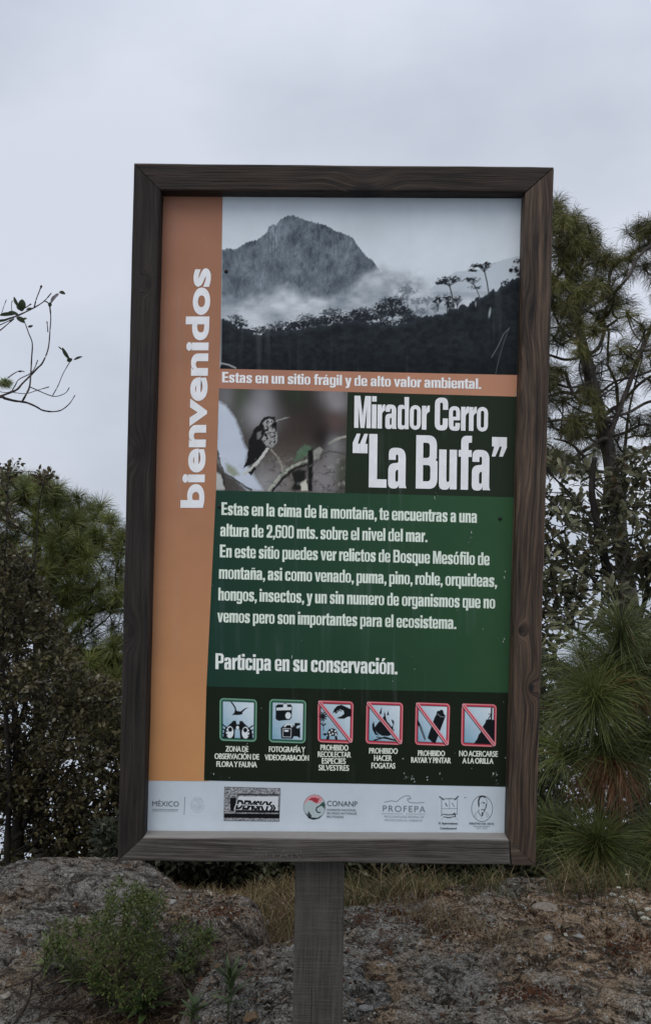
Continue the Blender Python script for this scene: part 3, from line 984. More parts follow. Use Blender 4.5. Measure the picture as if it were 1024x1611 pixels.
# pictogram tiles -------------------------------------------------------
ICON = [((345.3, 1097.6), (404.8, 1100), (404, 1167.5), (345.2, 1165.5), 'g'), ((423.5, 1099.2), (482.2, 1101.4), (481, 1170), (422.6, 1168), 'g'), ((499.6, 1101.6), (556.4, 1103.5), (555, 1170), (499.3, 1167.8), 'r'),
        ((576, 1103.2), (634.3, 1105.2), (633, 1172.4), (574.6, 1170), 'r'), ((653.4, 1104.6), (708, 1106.6), (706, 1174), (652, 1171.8), 'r'), ((725.8, 1106.2), (781.2, 1108), (780, 1175.6), (724.6, 1173.4), 'r')]


def rr(u, v, x0, y0, x1, y1, r):
    dx = np.maximum(np.maximum(x0 + r - u, u - x1 + r), 0)
    dy = np.maximum(np.maximum(y0 + r - v, v - y1 + r), 0)
    ins = np.minimum(np.minimum(u - x0, x1 - u), np.minimum(v - y0, y1 - v))
    return np.where((dx > 0) & (dy > 0), np.hypot(dx, dy) - r, -ins)


for n_, (a_, b_, c_, d_, kind) in enumerate(ICON):
    p = Print([a_, b_, c_, d_], 0.62, PC(19, 27, 18))
    u, v = p.U * 58, p.V * 66
    q0, q1, q2, q3 = [np.array(z) for z in (a_, b_, c_, d_)]

    def M(uv):
        o = []
        for uu, vv in uv:
            o.append(tuple(q0 * (1 - uu) * (1 - vv) + q1 * uu * (1 - vv) + q2 * uu * vv + q3 * (1 - uu) * vv))
        return o
    edge = PC(112, 152, 138) if kind == 'g' else PC(190, 130, 140)
    core = PC(40, 82, 66) if kind == 'g' else PC(150, 44, 62)
    p.blend(0.5 - rr(u, v, 0.3, 0.3, 57.7, 65.7, 6) / 0.8, core)
    p.blend(0.5 - (np.abs(rr(u, v, 1.4, 1.4, 56.6, 64.6, 5.5)) - 0.7) / 0.8, edge * 0.9)
    gcol = np.clip(p.U * 0.55 + (1 - p.V) * 0.55 + 0.06 * fbm(u * .3, v * .3, o=3, seed=n_), 0, 1)[..., None]
    inner = PC(88, 132, 158) * (1 - gcol) + PC(178, 192, 205) * gcol
    p.blend(0.5 - rr(u, v, 4.6, 4.6, 53.4, 61.4, 1.5) / 0.8, np.array(PC(22, 44, 48)))
    p.blend(0.5 - rr(u, v, 5.6, 5.6, 52.8, 60.6, 1.0) / 0.8, inner)
    K = PC(14, 18, 22)
    Wt = PC(178, 190, 200)
    pl = lambda pts, c=K, s=0.35: p.poly(M(pts), c, s)
    ln = lambda pts, w, c=K: p.line(M(pts), w, c)
    def el(cu, cv, ru, rv, c=K, ring=None):
        (x_, y_), = M([(cu, cv)]); p.ell(x_, y_, ru * 58, rv * 66, c, ring=ring)
    if n_ == 0:
        pl([(0.25, 0.04), (0.36, 0.11), (0.43, 0.20), (0.46, 0.29), (0.56, 0.30), (0.68, 0.22), (0.78, 0.20), (0.70, 0.24), (0.61, 0.32), (0.62, 0.36), (0.52, 0.385), (0.33, 0.39), (0.40, 0.33), (0.41, 0.25), (0.36, 0.17)])
        pl([(0.10, 0.93), (0.14, 0.72), (0.33, 0.56), (0.37, 0.52), (0.44, 0.52), (0.46, 0.60), (0.53, 0.60), (0.54, 0.52), (0.61, 0.52), (0.67, 0.58), (0.86, 0.72), (0.90, 0.93), (0.56, 0.94), (0.54, 0.72), (0.42, 0.72), (0.41, 0.94)])
        for sx in (-1, 1):
            el(0.49 + sx * 0.21, 0.79, 0.10, 0.14, Wt); el(0.49 + sx * 0.20, 0.73, 0.055, 0.055)
            for k_ in range(4):
                ln([(0.49 + sx * 0.28, 0.70 + k_ * 0.075), (0.49 + sx * 0.40, 0.62 + k_ * 0.10)], 2.0)
        el(0.485, 0.68, 0.04, 0.04, Wt)
    elif n_ == 1:
        pl([(0.18, 0.16), (0.24, 0.12), (0.36, 0.12), (0.40, 0.09), (0.47, 0.09), (0.50, 0.12), (0.58, 0.11), (0.62, 0.16), (0.61, 0.42), (0.56, 0.47), (0.44, 0.48), (0.26, 0.50), (0.18, 0.46)])
        pl([(0.20, 0.20), (0.60, 0.17), (0.60, 0.24), (0.20, 0.26)], Wt); pl([(0.38, 0.11), (0.48, 0.10), (0.49, 0.22), (0.38, 0.23)], Wt)
        el(0.50, 0.36, 0.11, 0.11); el(0.515, 0.37, 0.075, 0.08, Wt)
        pl([(0.32, 0.66), (0.40, 0.60), (0.46, 0.56), (0.60, 0.55), (0.66, 0.60), (0.78, 0.66), (0.84, 0.62), (0.85, 0.88), (0.76, 0.84), (0.68, 0.84), (0.64, 0.90), (0.34, 0.90)])
        p.line(M([(0.43, 0.62), (0.48, 0.57), (0.60, 0.57), (0.62, 0.62)]), 2.4, Wt); pl([(0.42, 0.70), (0.53, 0.70), (0.53, 0.74), (0.42, 0.74)], Wt)
        p.line(M([(0.38, 0.67), (0.60, 0.67), (0.60, 0.86), (0.38, 0.86), (0.38, 0.67)]), 0.7, Wt)
        pl([(0.68, 0.60), (0.70, 0.53), (0.84, 0.53), (0.84, 0.58), (0.76, 0.60), (0.72, 0.66)])
    elif n_ == 2:
        pl([(0.42, 0.30), (0.46, 0.20), (0.54, 0.12), (0.66, 0.09), (0.78, 0.13), (0.94, 0.19), (0.94, 0.36), (0.84, 0.37), (0.74, 0.42), (0.60, 0.42), (0.54, 0.40), (0.66, 0.36), (0.74, 0.30), (0.72, 0.23), (0.62, 0.20), (0.54, 0.24), (0.50, 0.31), (0.48, 0.27)])
        ln([(0.52, 0.29), (0.60, 0.22), (0.66, 0.24)], 1.4)
        for k_ in range(10):
            an = k_ * math.pi / 5
            ln([(0.15, 0.38), (0.15 + 0.105 * math.cos(an), 0.38 + 0.10 * math.sin(an))], 2.0)
        el(0.15, 0.38, 0.05, 0.05)
        ln([(0.16, 0.45), (0.17, 0.72)], 1.0); ln([(0.16, 0.60), (0.11, 0.55)], 1.8); ln([(0.17, 0.60), (0.23, 0.55)], 1.8)
        pl([(0.26, 0.78), (0.32, 0.68), (0.42, 0.65), (0.52, 0.68), (0.58, 0.80), (0.44, 0.84), (0.30, 0.84)])
        for cu, cv in ((0.33, 0.75), (0.40, 0.70), (0.43, 0.78), (0.50, 0.72), (0.52, 0.79), (0.36, 0.81)): el(cu, cv, 0.025, 0.022, Wt)
        pl([(0.13, 0.80), (0.22, 0.77), (0.28, 0.80), (0.22, 0.84)]); pl([(0.27, 0.84), (0.34, 0.84), (0.33, 0.92), (0.24, 0.93)]); pl([(0.48, 0.84), (0.55, 0.83), (0.57, 0.92), (0.50, 0.92)])
    elif n_ == 3:
        pl([(0.28, 0.56), (0.36, 0.46), (0.44, 0.50), (0.46, 0.36), (0.52, 0.30), (0.56, 0.44), (0.64, 0.52), (0.70, 0.58), (0.74, 0.52), (0.74, 0.66), (0.78, 0.62), (0.74, 0.74), (0.62, 0.80), (0.44, 0.80), (0.32, 0.74), (0.22, 0.62)])
        pl([(0.36, 0.26), (0.42, 0.12), (0.42, 0.28), (0.38, 0.30)]); pl([(0.48, 0.32), (0.50, 0.22), (0.53, 0.32)]); pl([(0.56, 0.30), (0.60, 0.20), (0.62, 0.32)])
        pl([(0.68, 0.40), (0.76, 0.44), (0.76, 0.54), (0.72, 0.50)]); pl([(0.18, 0.66), (0.17, 0.54), (0.22, 0.46), (0.24, 0.60), (0.30, 0.74), (0.38, 0.80), (0.26, 0.78)])
        ln([(0.24, 0.91), (0.52, 0.83), (0.80, 0.89)], 2.4); ln([(0.30, 0.83), (0.54, 0.86), (0.82, 0.90)], 1.6)
    elif n_ == 4:
        pl([(0.60, 0.28), (0.62, 0.20), (0.66, 0.18), (0.70, 0.18), (0.74, 0.15), (0.80, 0.17), (0.82, 0.24), (0.88, 0.30), (0.86, 0.34), (0.60, 0.95), (0.52, 0.93), (0.37, 0.83), (0.40, 0.74), (0.56, 0.34)])
        ln([(0.63, 0.25), (0.74, 0.32), (0.86, 0.32)], 0.9, PC(110, 118, 125))
        pl([(0.07, 0.40), (0.12, 0.46), (0.17, 0.54), (0.12, 0.57), (0.06, 0.52)]); pl([(0.11, 0.56), (0.18, 0.54), (0.33, 0.86), (0.28, 0.89)], PC(70, 80, 88))
    else:
        pl([(0.36, 0.94), (0.46, 0.82), (0.50, 0.72), (0.56, 0.66), (0.60, 0.54), (0.68, 0.44), (0.70, 0.37), (0.78, 0.35), (0.95, 0.37), (0.95, 0.94)])
        ln([(0.855, 0.10), (0.85, 0.36)], 2.6); ln([(0.77, 0.23), (0.85, 0.24)], 1.2); ln([(0.77, 0.34), (0.86, 0.22)], 1.6)
    if kind == 'r':
        ln([(0.05, 0.05), (0.93, 0.95)], 6.2, PC(18, 24, 32)); ln([(0.06, 0.045), (0.94, 0.94)], 4.8, PC(196, 140, 150)); ln([(0.06, 0.045), (0.94, 0.94)], 1.9, PC(150, 30, 58))
    p.build('pictogram', DQ, sign)

# emblems on the white strip --------------------------------------------
WS = PC(158, 171, 185)
p = Print([(352.9, 1237.6), (441.4, 1240), (439.5, 1292.5), (351.8, 1291.3)], 0.6)
nz = fbm(p.X * 0.55, p.Y * 0.8, o=4, seed=61, g=0.8)
k = np.clip(0.5 + 1.3 * nz, 0, 1)[..., None]
p.C = PC(38, 40, 46) * (1 - k) + PC(150, 156, 165) * k
D_ = lambda pts: [(352.9 + (a - 570) / 4.655 - (b_ - 12) * 0.0, 1237.6 + (b_ - 12) / 4.655) for a, b_ in pts]
p.poly(D_([(612, 95), (660, 90), (650, 160), (640, 190), (615, 190)]), PC(14, 15, 18))
p.poly(D_([(655, 183), (975, 188), (970, 204), (650, 200)]), PC(16, 17, 20))
p.poly(D_([(568, 208), (975, 212), (973, 246), (568, 240)]), PC(12, 13, 16))
p.poly(D_([(665, 62), (975, 66), (973, 80), (665, 76)]), PC(40, 42, 48), 0.6, 0.8)
p.poly(D_([(678, 84), (965, 84), (962, 186), (640, 178)]), PC(168, 176, 186))
p.line([(352.9, 1238), (441, 1240.3), (439.3, 1292.2), (352.2, 1291)], 0.8, PC(26, 28, 32))
p.build('sticker', DQ, sign)
# round emblem of red bird and green wave
p = Print([(474.5, 1248), (516, 1248), (516, 1294), (474.5, 1294)], 0.6, WS)
c0 = (494.8, 1269.5)
p.ell(*c0, 17.6, 19.6, PC(70, 76, 86)); p.ell(*c0, 16.9, 18.9, PC(140, 156, 164))
C_ = lambda a, b_: (465 + a / 4.655, 1235 + b_ / 4.655)
p.poly([C_(*q) for q in [(60, 150), (75, 108), (110, 78), (150, 72), (185, 88), (198, 110), (180, 130), (155, 138), (120, 118), (90, 112), (72, 135)]], PC(170, 120, 128), 0.6)
p.poly([C_(*q) for q in [(92, 108), (120, 92), (150, 92), (168, 110), (160, 134), (135, 126), (118, 112)]], PC(128, 46, 58), 0.5)
x_, y_ = C_(168, 102); p.ell(x_, y_, 1.1, 1.1, PC(60, 30, 36))
p.line([C_(*q) for q in [(182, 150), (155, 165), (150, 185), (165, 202), (178, 200)]], 2.0, PC(24, 34, 40))
p.poly([C_(*q) for q in [(180, 140), (205, 120), (216, 145), (212, 180), (200, 160), (185, 152)]], PC(40, 64, 58), 0.5)
p.poly([C_(*q) for q in [(72, 205), (95, 222), (120, 238), (160, 240), (195, 220), (175, 245), (130, 256), (95, 245)]], PC(22, 28, 36), 0.5)
p.poly([C_(*q) for q in [(95, 190), (120, 228), (110, 236), (88, 215)]], PC(40, 48, 54), 0.5)
p.build('round_emblem', D2 - 0.00025, sign, M_PRINT2)
# wave line
p = Print([(600, 1249), (672, 1250), (672, 1283), (600, 1282)], 0.6, WS)
g_ = PC(96, 104, 114)
p.line([C_(*q) for q in [(650, 126), (700, 116), (740, 122), (770, 96), (800, 80), (830, 80), (842, 95), (838, 105), (822, 98), (818, 112), (835, 128), (880, 132), (940, 128)]], 1.3, g_)
p.line([C_(*q) for q in [(628, 210), (785, 212)]], 0.8, g_); p.line([C_(*q) for q in [(805, 212), (948, 214)]], 0.8, g_)
p.build('wave_emblem', D2 - 0.00025, sign, M_PRINT2)
# faint round seal and divider
p = Print([(286, 1248), (328, 1249), (327, 1284), (285, 1283)], 0.6, WS)
p.line([(291.2, 1254), (290, 1281)], 1.0, PC(84, 92, 102))
sl = np.clip(0.5 - (np.hypot(p.X - 311, (p.Y - 1266.5) / 1.15) - 11.5) / 2, 0, 1) * (0.38 + 0.6 * fbm(p.X * 0.5, p.Y * 0.5, o=3, seed=3))
p.blend(sl * 0.6, PC(112, 122, 134))
p.build('seal_emblem', D2 - 0.00025, sign, M_PRINT2)
# small coat of arms and portrait oval
p = Print([(688, 1248), (780, 1250), (779, 1300), (687, 1298)], 0.5, WS)
E_ = lambda a, b_: (680 + a / 8.533, 1240 + b_ / 8.533)
ln = lambda pts, w, c=(50, 54, 62), al=1.0: p.line([E_(*q) for q in pts], w / 8.533, PC(*c), al)
ln([(122, 145), (122, 350), (330, 350), (335, 145), (235, 138), (122, 145)], 7, (60, 66, 76)); ln([(122, 275), (335, 275)], 6, (70, 76, 86)); ln([(228, 135), (228, 275)], 6, (80, 86, 96))
ln([(95, 115), (150, 155)], 18, (45, 48, 55), .8); ln([(345, 110), (300, 155)], 18, (45, 48, 55), .8); ln([(160, 145), (300, 145)], 6, (50, 54, 60))
ln([(175, 205), (195, 240)], 16, (60, 66, 74), .9); ln([(262, 200), (290, 245)], 14, (100, 108, 118), .8)
ln([(115, 372), (145, 350), (200, 362), (260, 360), (320, 350)], 9, (40, 44, 50)); ln([(150, 385), (220, 395), (310, 380)], 14, (50, 56, 62), .8); ln([(275, 350), (298, 335), (305, 375)], 14, (38, 42, 48))
ln([(115, 425), (145, 398)], 6, (110, 116, 124)); ln([(345, 425), (310, 395)], 6, (110, 116, 124)); ln([(190, 400), (240, 402)], 7, (80, 86, 94))
ln([(432, 125), (446, 127)], 12, (80, 86, 94))
x_, y_ = E_(665, 275); p.ell(x_, y_, 141 / 8.533, 172 / 8.533, PC(58, 64, 74), ring=0.9)
ln([(622, 230), (618, 170), (635, 120), (670, 108), (705, 120)], 20, (26, 28, 34)); ln([(705, 118), (728, 160), (730, 215), (720, 260), (700, 300), (680, 325)], 6, (60, 62, 70))
ln([(615, 200), (622, 250)], 14, (50, 52, 60)); ln([(675, 195), (700, 200)], 16, (40, 42, 50)); ln([(650, 205), (655, 198)], 6, (80, 82, 90)); ln([(680, 230), (690, 250)], 5, (80, 82, 90))
ln([(722, 215), (716, 260), (690, 310)], 13, (50, 52, 60)); ln([(655, 292), (672, 285), (692, 292)], 11, (40, 42, 50)); ln([(620, 285), (622, 340), (655, 372), (690, 330)], 8, (50, 52, 60)); ln([(668, 330), (672, 365)], 18, (30, 32, 38)); ln([(660, 370), (660, 405)], 7, (70, 74, 82))
ln([(620, 310), (575, 335), (560, 385)], 6, (84, 90, 98)); ln([(700, 310), (745, 345), (760, 390)], 6, (84, 90, 98)); ln([(585, 350), (585, 400)], 5, (100, 106, 114)); ln([(720, 345), (735, 395)], 6, (84, 90, 98)); ln([(650, 330), (640, 380)], 4, (100, 106, 114))
p.build('crest_and_portrait', D2 - 0.00025, sign, M_PRINT2)

# lettering --------------------------------------------------------------
LM = {}


def letter_mat(c):
    key = tuple(c)
    if key not in LM:
        LM[key] = plain_mat('lettering_ink', PC(*c), 0.5, 0.12, 0.07, 30.0)
    return LM[key]


# outlines of the alphabet, read from Blender's own built-in font
from mathutils.geometry import tessellate_polygon


def outlines(st):
    cu = bpy.data.curves.new('t', 'FONT')
    cu.body = st
    o = bpy.data.objects.new('t', cu)
    COL.objects.link(o)
    dg = bpy.context.evaluated_depsgraph_get()
    c = o.evaluated_get(dg).to_curve(dg)
    out = []
    for sp in c.splines:
        B_ = sp.bezier_points
        n = len(B_)
        pts = []
        for i in range(n):
            a_, b_ = B_[i], B_[(i + 1) % n]
            p0, p1, p2, p3 = [Vector(v_[:2]) for v_ in (a_.co, a_.handle_right, b_.handle_left, b_.co)]
            dd_ = p3 - p0
            if dd_.length < 1e-4: continue
            pts.append(p0)
            dev = max(abs((p1 - p0).cross(dd_)), abs((p2 - p0).cross(dd_))) / dd_.length
            k = 0 if dev < 0.002 else (2 if dev < 0.03 else 4)
            for q in range(1, k + 1):
                t = q / (k + 1)
                u = 1 - t
                pts.append(u ** 3 * p0 + 3 * u * u * t * p1 + 3 * u * t * t * p2 + t ** 3 * p3)
        if len(pts) > 2: out.append(np.array([tuple(v_) for v_ in pts]))
    bpy.data.objects.remove(o)
    return out


H_ = outlines('H')
H_LSB = H_[0][:, 0].min()
CAP = H_[0][:, 1].max()
XH = outlines('x')[0][:, 1].max()
ASC = max(c[:, 1].max() for c in outlines('b'))
GLYC = {}


def glyph(ch):
    if ch not in GLYC:
        c0 = outlines(ch)
        c1 = outlines(ch + 'H')
        GLYC[ch] = (min(c[:, 0].min() for c in c1[len(c0):]) - H_LSB, c0)
    return GLYC[ch]


def area(q):
    return 0.5 * np.sum(q[:, 0] * np.roll(q[:, 1], -1) - np.roll(q[:, 0], -1) * q[:, 1])


def fatten(q, ox, oy, sgn):
    """move every edge outward by (ox, oy), corners mitred"""
    e = np.roll(q, -1, 0) - q
    L = np.linalg.norm(e, axis=1)[:, None] + 1e-9
    nrm = np.stack([e[:, 1], -e[:, 0]], 1) / L * sgn
    n0, n1 = np.roll(nrm, 1, 0), nrm
    m = n0 + n1
    k = 2.0 / np.maximum((m ** 2).sum(1), 0.9)
    m = m * k[:, None]
    return q + m * np.array([ox, oy])


# condensed heavy grotesque drawn for this sign: corners (x, y, rounding), capitals 100 tall, small letters 74
def mirror_x(pts, w):
    return [(w - p_[0],) + tuple(p_[1:]) for p_ in pts][::-1]


def turn(pts, w, h):
    return [(w - p_[0], h - p_[1]) + tuple(p_[2:]) for p_ in pts]


_n = [(0, 0), (15, 0), (15, 61, 7), (25, 61, 7), (25, 0), (40, 0), (40, 75, 17), (20, 75, 9), (14, 66), (14, 74), (0, 74)]
_h = [(0, 0), (15, 0), (15, 61, 7), (25, 61, 7), (25, 0), (40, 0), (40, 75, 17), (20, 75, 9), (15, 68), (15, 100), (0, 100)]
_hole = [(15, 11, 4), (25, 11, 6), (25, 63, 6), (15, 63, 4)]
_b = [(0, 0), (14, 0), (14, 7), (19, -1, 8), (40, -1, 17), (40, 75, 17), (19, 75, 8), (15, 68), (15, 100), (0, 100)]
_p = [(0, -22), (15, -22), (15, 6), (19, -1, 8), (40, -1, 17), (40, 75, 17), (19, 75, 8), (14, 67), (14, 74), (0, 74)]
_o = [[(0, -1, 20), (40, -1, 20), (40, 75, 20), (0, 75, 20)], [(15, 11, 5), (25, 11, 5), (25, 63, 5), (15, 63, 5)]]
_a = [[(26, 0), (25, 7), (19, -1, 8), (0, -1, 14), (0, 45, 14), (24, 47, 3), (24, 63, 5), (15, 63, 4), (15, 53), (1, 53), (1, 75, 17), (39, 75, 17), (39, 6, 3), (41, 0)], [(14.5, 11, 5), (24, 11, 5), (24, 35, 3), (14.5, 33, 5)]]
_i = [(0, 0), (15, 0), (15, 74), (0, 74)]
_acute = [(13, 80), (22, 80), (33, 99), (18, 99)]
_quo = [(0, 64), (15, 64), (15, 81), (9, 81), (15, 100), (9, 100), (0, 83)]
DRAWN = {
    'n': [_n], 'h': [_h], 'u': [turn(_n, 40, 74)], 'b': [_b, _hole], 'd': [mirror_x(_b, 40), mirror_x(_hole, 40)], 'p': [_p, _hole], 'q': [mirror_x(_p, 40), mirror_x(_hole, 40)],
    'm': [[(0, 0), (15, 0), (15, 61, 5), (24.5, 61, 5), (24.5, 0), (39.5, 0), (39.5, 61, 5), (49, 61, 5), (49, 0), (64, 0), (64, 75, 16), (44, 75, 8), (38, 68, 3), (33, 75, 8), (20, 75, 8), (14, 67), (14, 74), (0, 74)]],
    'r': [[(0, 0), (15, 0), (15, 50, 10), (27, 57), (27, 75), (21, 75, 5), (14, 62), (14, 74), (0, 74)]],
    'i': [_i, [(0, 84), (15, 84), (15, 100), (0, 100)]], 'í': [_i, [(1, 80), (9, 80), (20, 100), (6, 100)]], 'l': [[(0, 0), (15, 0), (15, 100), (0, 100)]],
    'o': _o, 'ó': _o + [_acute], 'a': _a, 'á': _a + [_acute],
    'ñ': [_n, [(6, 80), (6, 90), (13, 97, 3), (22, 91, 2), (27, 92), (27, 97), (33, 97), (33, 87), (26, 80, 3), (17, 86, 2), (12, 85), (12, 80)]],
    'e': [[(40, 23), (25, 23), (25, 11, 5), (15, 11, 5), (15, 32), (40, 32), (40, 75, 18), (0, 75, 18), (0, -1, 18), (40, -1, 18)], [(15, 43), (25, 43), (25, 63, 5), (15, 63, 5)]],
    'c': [[(39, 27), (24.5, 27), (24.5, 11, 5), (15, 11, 5), (15, 63, 5), (24.5, 63, 5), (24.5, 48), (39, 48), (39, 75, 18), (0, 75, 18), (0, -1, 18), (39, -1, 18)]],
    's': [[(37, 52), (23, 52), (23, 63, 4), (14.5, 63, 4), (14.5, 50, 5), (37, 38, 16), (37, -1, 17), (0, -1, 17), (0, 23), (14, 23), (14, 11, 4), (22.5, 11, 4), (22.5, 25, 5), (0, 37, 16), (0, 75, 17), (37, 75, 17)]],
    'g': [[(40, 74), (26, 74), (26, 67), (21, 75, 8), (0, 75, 17), (0, 3, 17), (21, 3, 8), (25, 10), (25, -11, 5), (15, -11, 5), (15, -6), (1, -6), (1, -23, 15), (40, -23, 16)], [(15, 15, 5), (25, 15, 4), (25, 63, 4), (15, 63, 5)]],
    't': [[(6, 62), (0, 62), (0, 74), (6, 74), (6, 88), (21, 96), (21, 74), (28, 74), (28, 62), (21, 62), (21, 12, 5), (28, 12), (28, -1), (6, -1, 12)]],
    'f': [[(6, 0), (21, 0), (21, 62), (29, 62), (29, 74), (21, 74), (21, 89, 4), (29, 89), (29, 101), (6, 101, 14), (6, 74), (0, 74), (0, 62), (6, 62)]],
    'v': [[(0, 74), (15, 74), (21.5, 22), (28, 74), (43, 74), (29, 0), (14, 0)]],
    'y': [[(0, 74), (15, 74), (22, 26), (28, 74), (43, 74), (29, -8, 6), (25, -23, 8), (4, -23), (4, -11), (12, -11, 3), (14, 0)]],
    'E': [[(0, 0), (42, 0), (42, 15), (17, 15), (17, 43), (39, 43), (39, 57), (17, 57), (17, 85), (41, 85), (41, 100), (0, 100)]],
    'M': [[(0, 0), (14, 0), (14, 68), (24, 0), (37, 0), (47, 68), (47, 0), (61, 0), (61, 100), (41, 100), (30.5, 38), (20, 100), (0, 100)]],
    'C': [[(48, 36), (31, 36), (31, 14, 6), (17, 14, 6), (17, 86, 6), (31, 86, 6), (31, 64), (48, 64), (48, 101, 21), (0, 101, 21), (0, -1, 21), (48, -1, 21)]],
    'L': [[(0, 0), (40, 0), (40, 15), (17, 15), (17, 100), (0, 100)]],
    'B': [[(0, 0), (49, 0, 18), (49, 53, 13), (43, 53), (47, 57, 3), (47, 100, 18), (0, 100)], [(17, 14), (32, 14, 6), (32, 44, 6), (17, 44)], [(17, 58), (30, 58, 6), (30, 86, 6), (17, 86)]],
    'P': [[(0, 0), (17, 0), (17, 38), (48, 38, 19), (48, 100, 19), (0, 100)], [(17, 52), (31, 52, 6), (31, 86, 6), (17, 86)]],
    '2': [[(0, 0), (42, 0), (42, 15), (21, 15), (42, 52, 10), (42, 101, 19), (0, 101, 19), (0, 66), (15, 66), (15, 87, 4), (27, 87, 4), (27, 60, 8), (0, 18, 4)]],
    '6': [[(0, -1, 19), (42, -1, 19), (42, 62, 17), (20, 62, 6), (15, 57), (15, 87, 4), (27, 87, 4), (27, 76), (42, 76), (42, 101, 19), (0, 101, 19)], [(15, 12, 4), (27, 12, 4), (27, 49, 4), (15, 49, 4)]],
    '0': [[(0, -1, 19), (42, -1, 19), (42, 101, 19), (0, 101, 19)], [(15, 13, 5), (27, 13, 5), (27, 87, 5), (15, 87, 5)]],
    ',': [[(0, 16), (15, 16), (15, 1), (7, -16), (1, -16), (6, 0), (0, 0)]], '.': [[(0, 0), (15, 0), (15, 16), (0, 16)]],
    '“': [_quo, [(x_ + 18, y_) for x_, y_ in _quo]], '”': [turn(_quo, 15, 164), turn([(x_ - 18, y_) for x_, y_ in _quo], 15, 164)],
}
TIGHT = set('vyrtf.,')


def rounded(pts):
    out = []
    n = len(pts)
    for i in range(n):
        p_ = np.array(pts[i][:2], float)
        r = pts[i][2] if len(pts[i]) > 2 else 0
        if r == 0:
            out.append(p_)
            continue
        a_ = np.array(pts[i - 1][:2], float) - p_
        b_ = np.array(pts[(i + 1) % n][:2], float) - p_
        la, lb = np.linalg.norm(a_), np.linalg.norm(b_)
        r = min(r, la * 0.5, lb * 0.5)
        A_, B_ = p_ + a_ / la * r, p_ + b_ / lb * r
        for t in (0, 0.2, 0.4, 0.6, 0.8, 1):
            q1 = (1 - t) ** 2 * A_ + 2 * t * (1 - t) * (p_ * 0.94 + (A_ + B_) * 0.03) + t * t * B_
            out.append(q1)
    return np.array(out)


DR = {}


def drawn(ch):
    if ch not in DR:
        cs = [rounded(c) / 100.0 for c in DRAWN[ch]]
        DR[ch] = (max(c[:, 0].max() for c in cs) + (0.035 if ch in TIGHT else 0.065), cs)
    return DR[ch]


def warp_x(c, xh):
    """raise the small letters to xh of the capitals, ascenders level with them"""
    y = np.interp(c[:, 1], [-1, 0, XH, ASC, 2], [-1 * xh * CAP / XH, 0, xh * CAP, CAP * 1.0, CAP + 2 - ASC]) if xh else c[:, 1]
    return np.stack([c[:, 0], y], 1)


def inside(pt, q):
    return bool(in_poly(np.array([pt[0]]), np.array([pt[1]]), q)[0])


def text(s, l, r_, cap, col, name='lettering', bx=0.0, by=0.0, xh=None, heavy=False, d=DT, track=0.0, up=None, parent=sign, shear=0.0, mat=None):
    """s set so that its ink runs from l to r_ (baseline ends, photo px) with capitals cap px tall; bx, by thicken the strokes (px)"""
    l, r_ = np.array(l, float), np.array(r_, float)
    wpx = np.linalg.norm(r_ - l)
    e = (r_ - l) / wpx
    upv = np.array(up, float) if up is not None else np.array([0.012, -1.0])
    pen, items = 0.0, []
    for ch in s:
        if ch == ' ':
            pen += (0.19 if heavy else 0.22) + track
            continue
        adv, cs = drawn(ch) if heavy else glyph(ch)
        cs = [warp_x(c, xh) for c in cs]
        if heavy and ch in 'vyt': pen -= 0.025
        items.append((pen, cs))
        pen += adv + track
    xmin = min((c[:, 0] + p_).min() for p_, cs in items for c in cs)
    xmax = max((c[:, 0] + p_).max() for p_, cs in items for c in cs)
    sy = cap / (1.0 if heavy else CAP)
    sx = (wpx - 2 * bx) / (xmax - xmin)
    Vs, Ts, n = [], [], 0
    for p_, cs in items:
        big = max(cs, key=lambda c: abs(area(c)))
        sg = 1.0 if area(big) > 0 else -1.0
        loops = []
        for c in cs:
            q = np.stack([(c[:, 0] + p_ - xmin) * sx + bx, c[:, 1] * sy], 1)
            # keep the letter between its original baseline and cap line while the strokes grow
            q[:, 1] = by + q[:, 1] * (cap - 2 * by) / cap
            if bx or by: q = fatten(q, bx, by, sg)
            q[:, 0] += shear * q[:, 1]
            loops.append(q)
        if heavy:
            outer = [q for q in loops if not any(inside(q[0], o_) and abs(area(o_)) > abs(area(q)) for o_ in loops if o_ is not q)]
            holes = [q for q in loops if not any(q is o_ for o_ in outer)]
        else:
            outer = [q for q in loops if area(q) * sg > 0]
            holes = [q for q in loops if area(q) * sg <= 0]
        for oq in outer:
            grp = [oq] + [h for h in holes if inside(h.mean(0), oq)]
            tri = tessellate_polygon([[Vector((a_, b_, 0)) for a_, b_ in q] for q in grp])
            Vs.append(np.vstack(grp))
            Ts.append(np.array(tri) + n)
            n += len(Vs[-1])
    v = np.vstack(Vs)
    q = l[None] + v[:, :1] * e[None] + v[:, 1:] * upv[None]
    me = mesh_np(name, px2w(q[:, 0], q[:, 1], d), np.vstack(Ts))
    return obj(name, me, mat or letter_mat(col), parent)


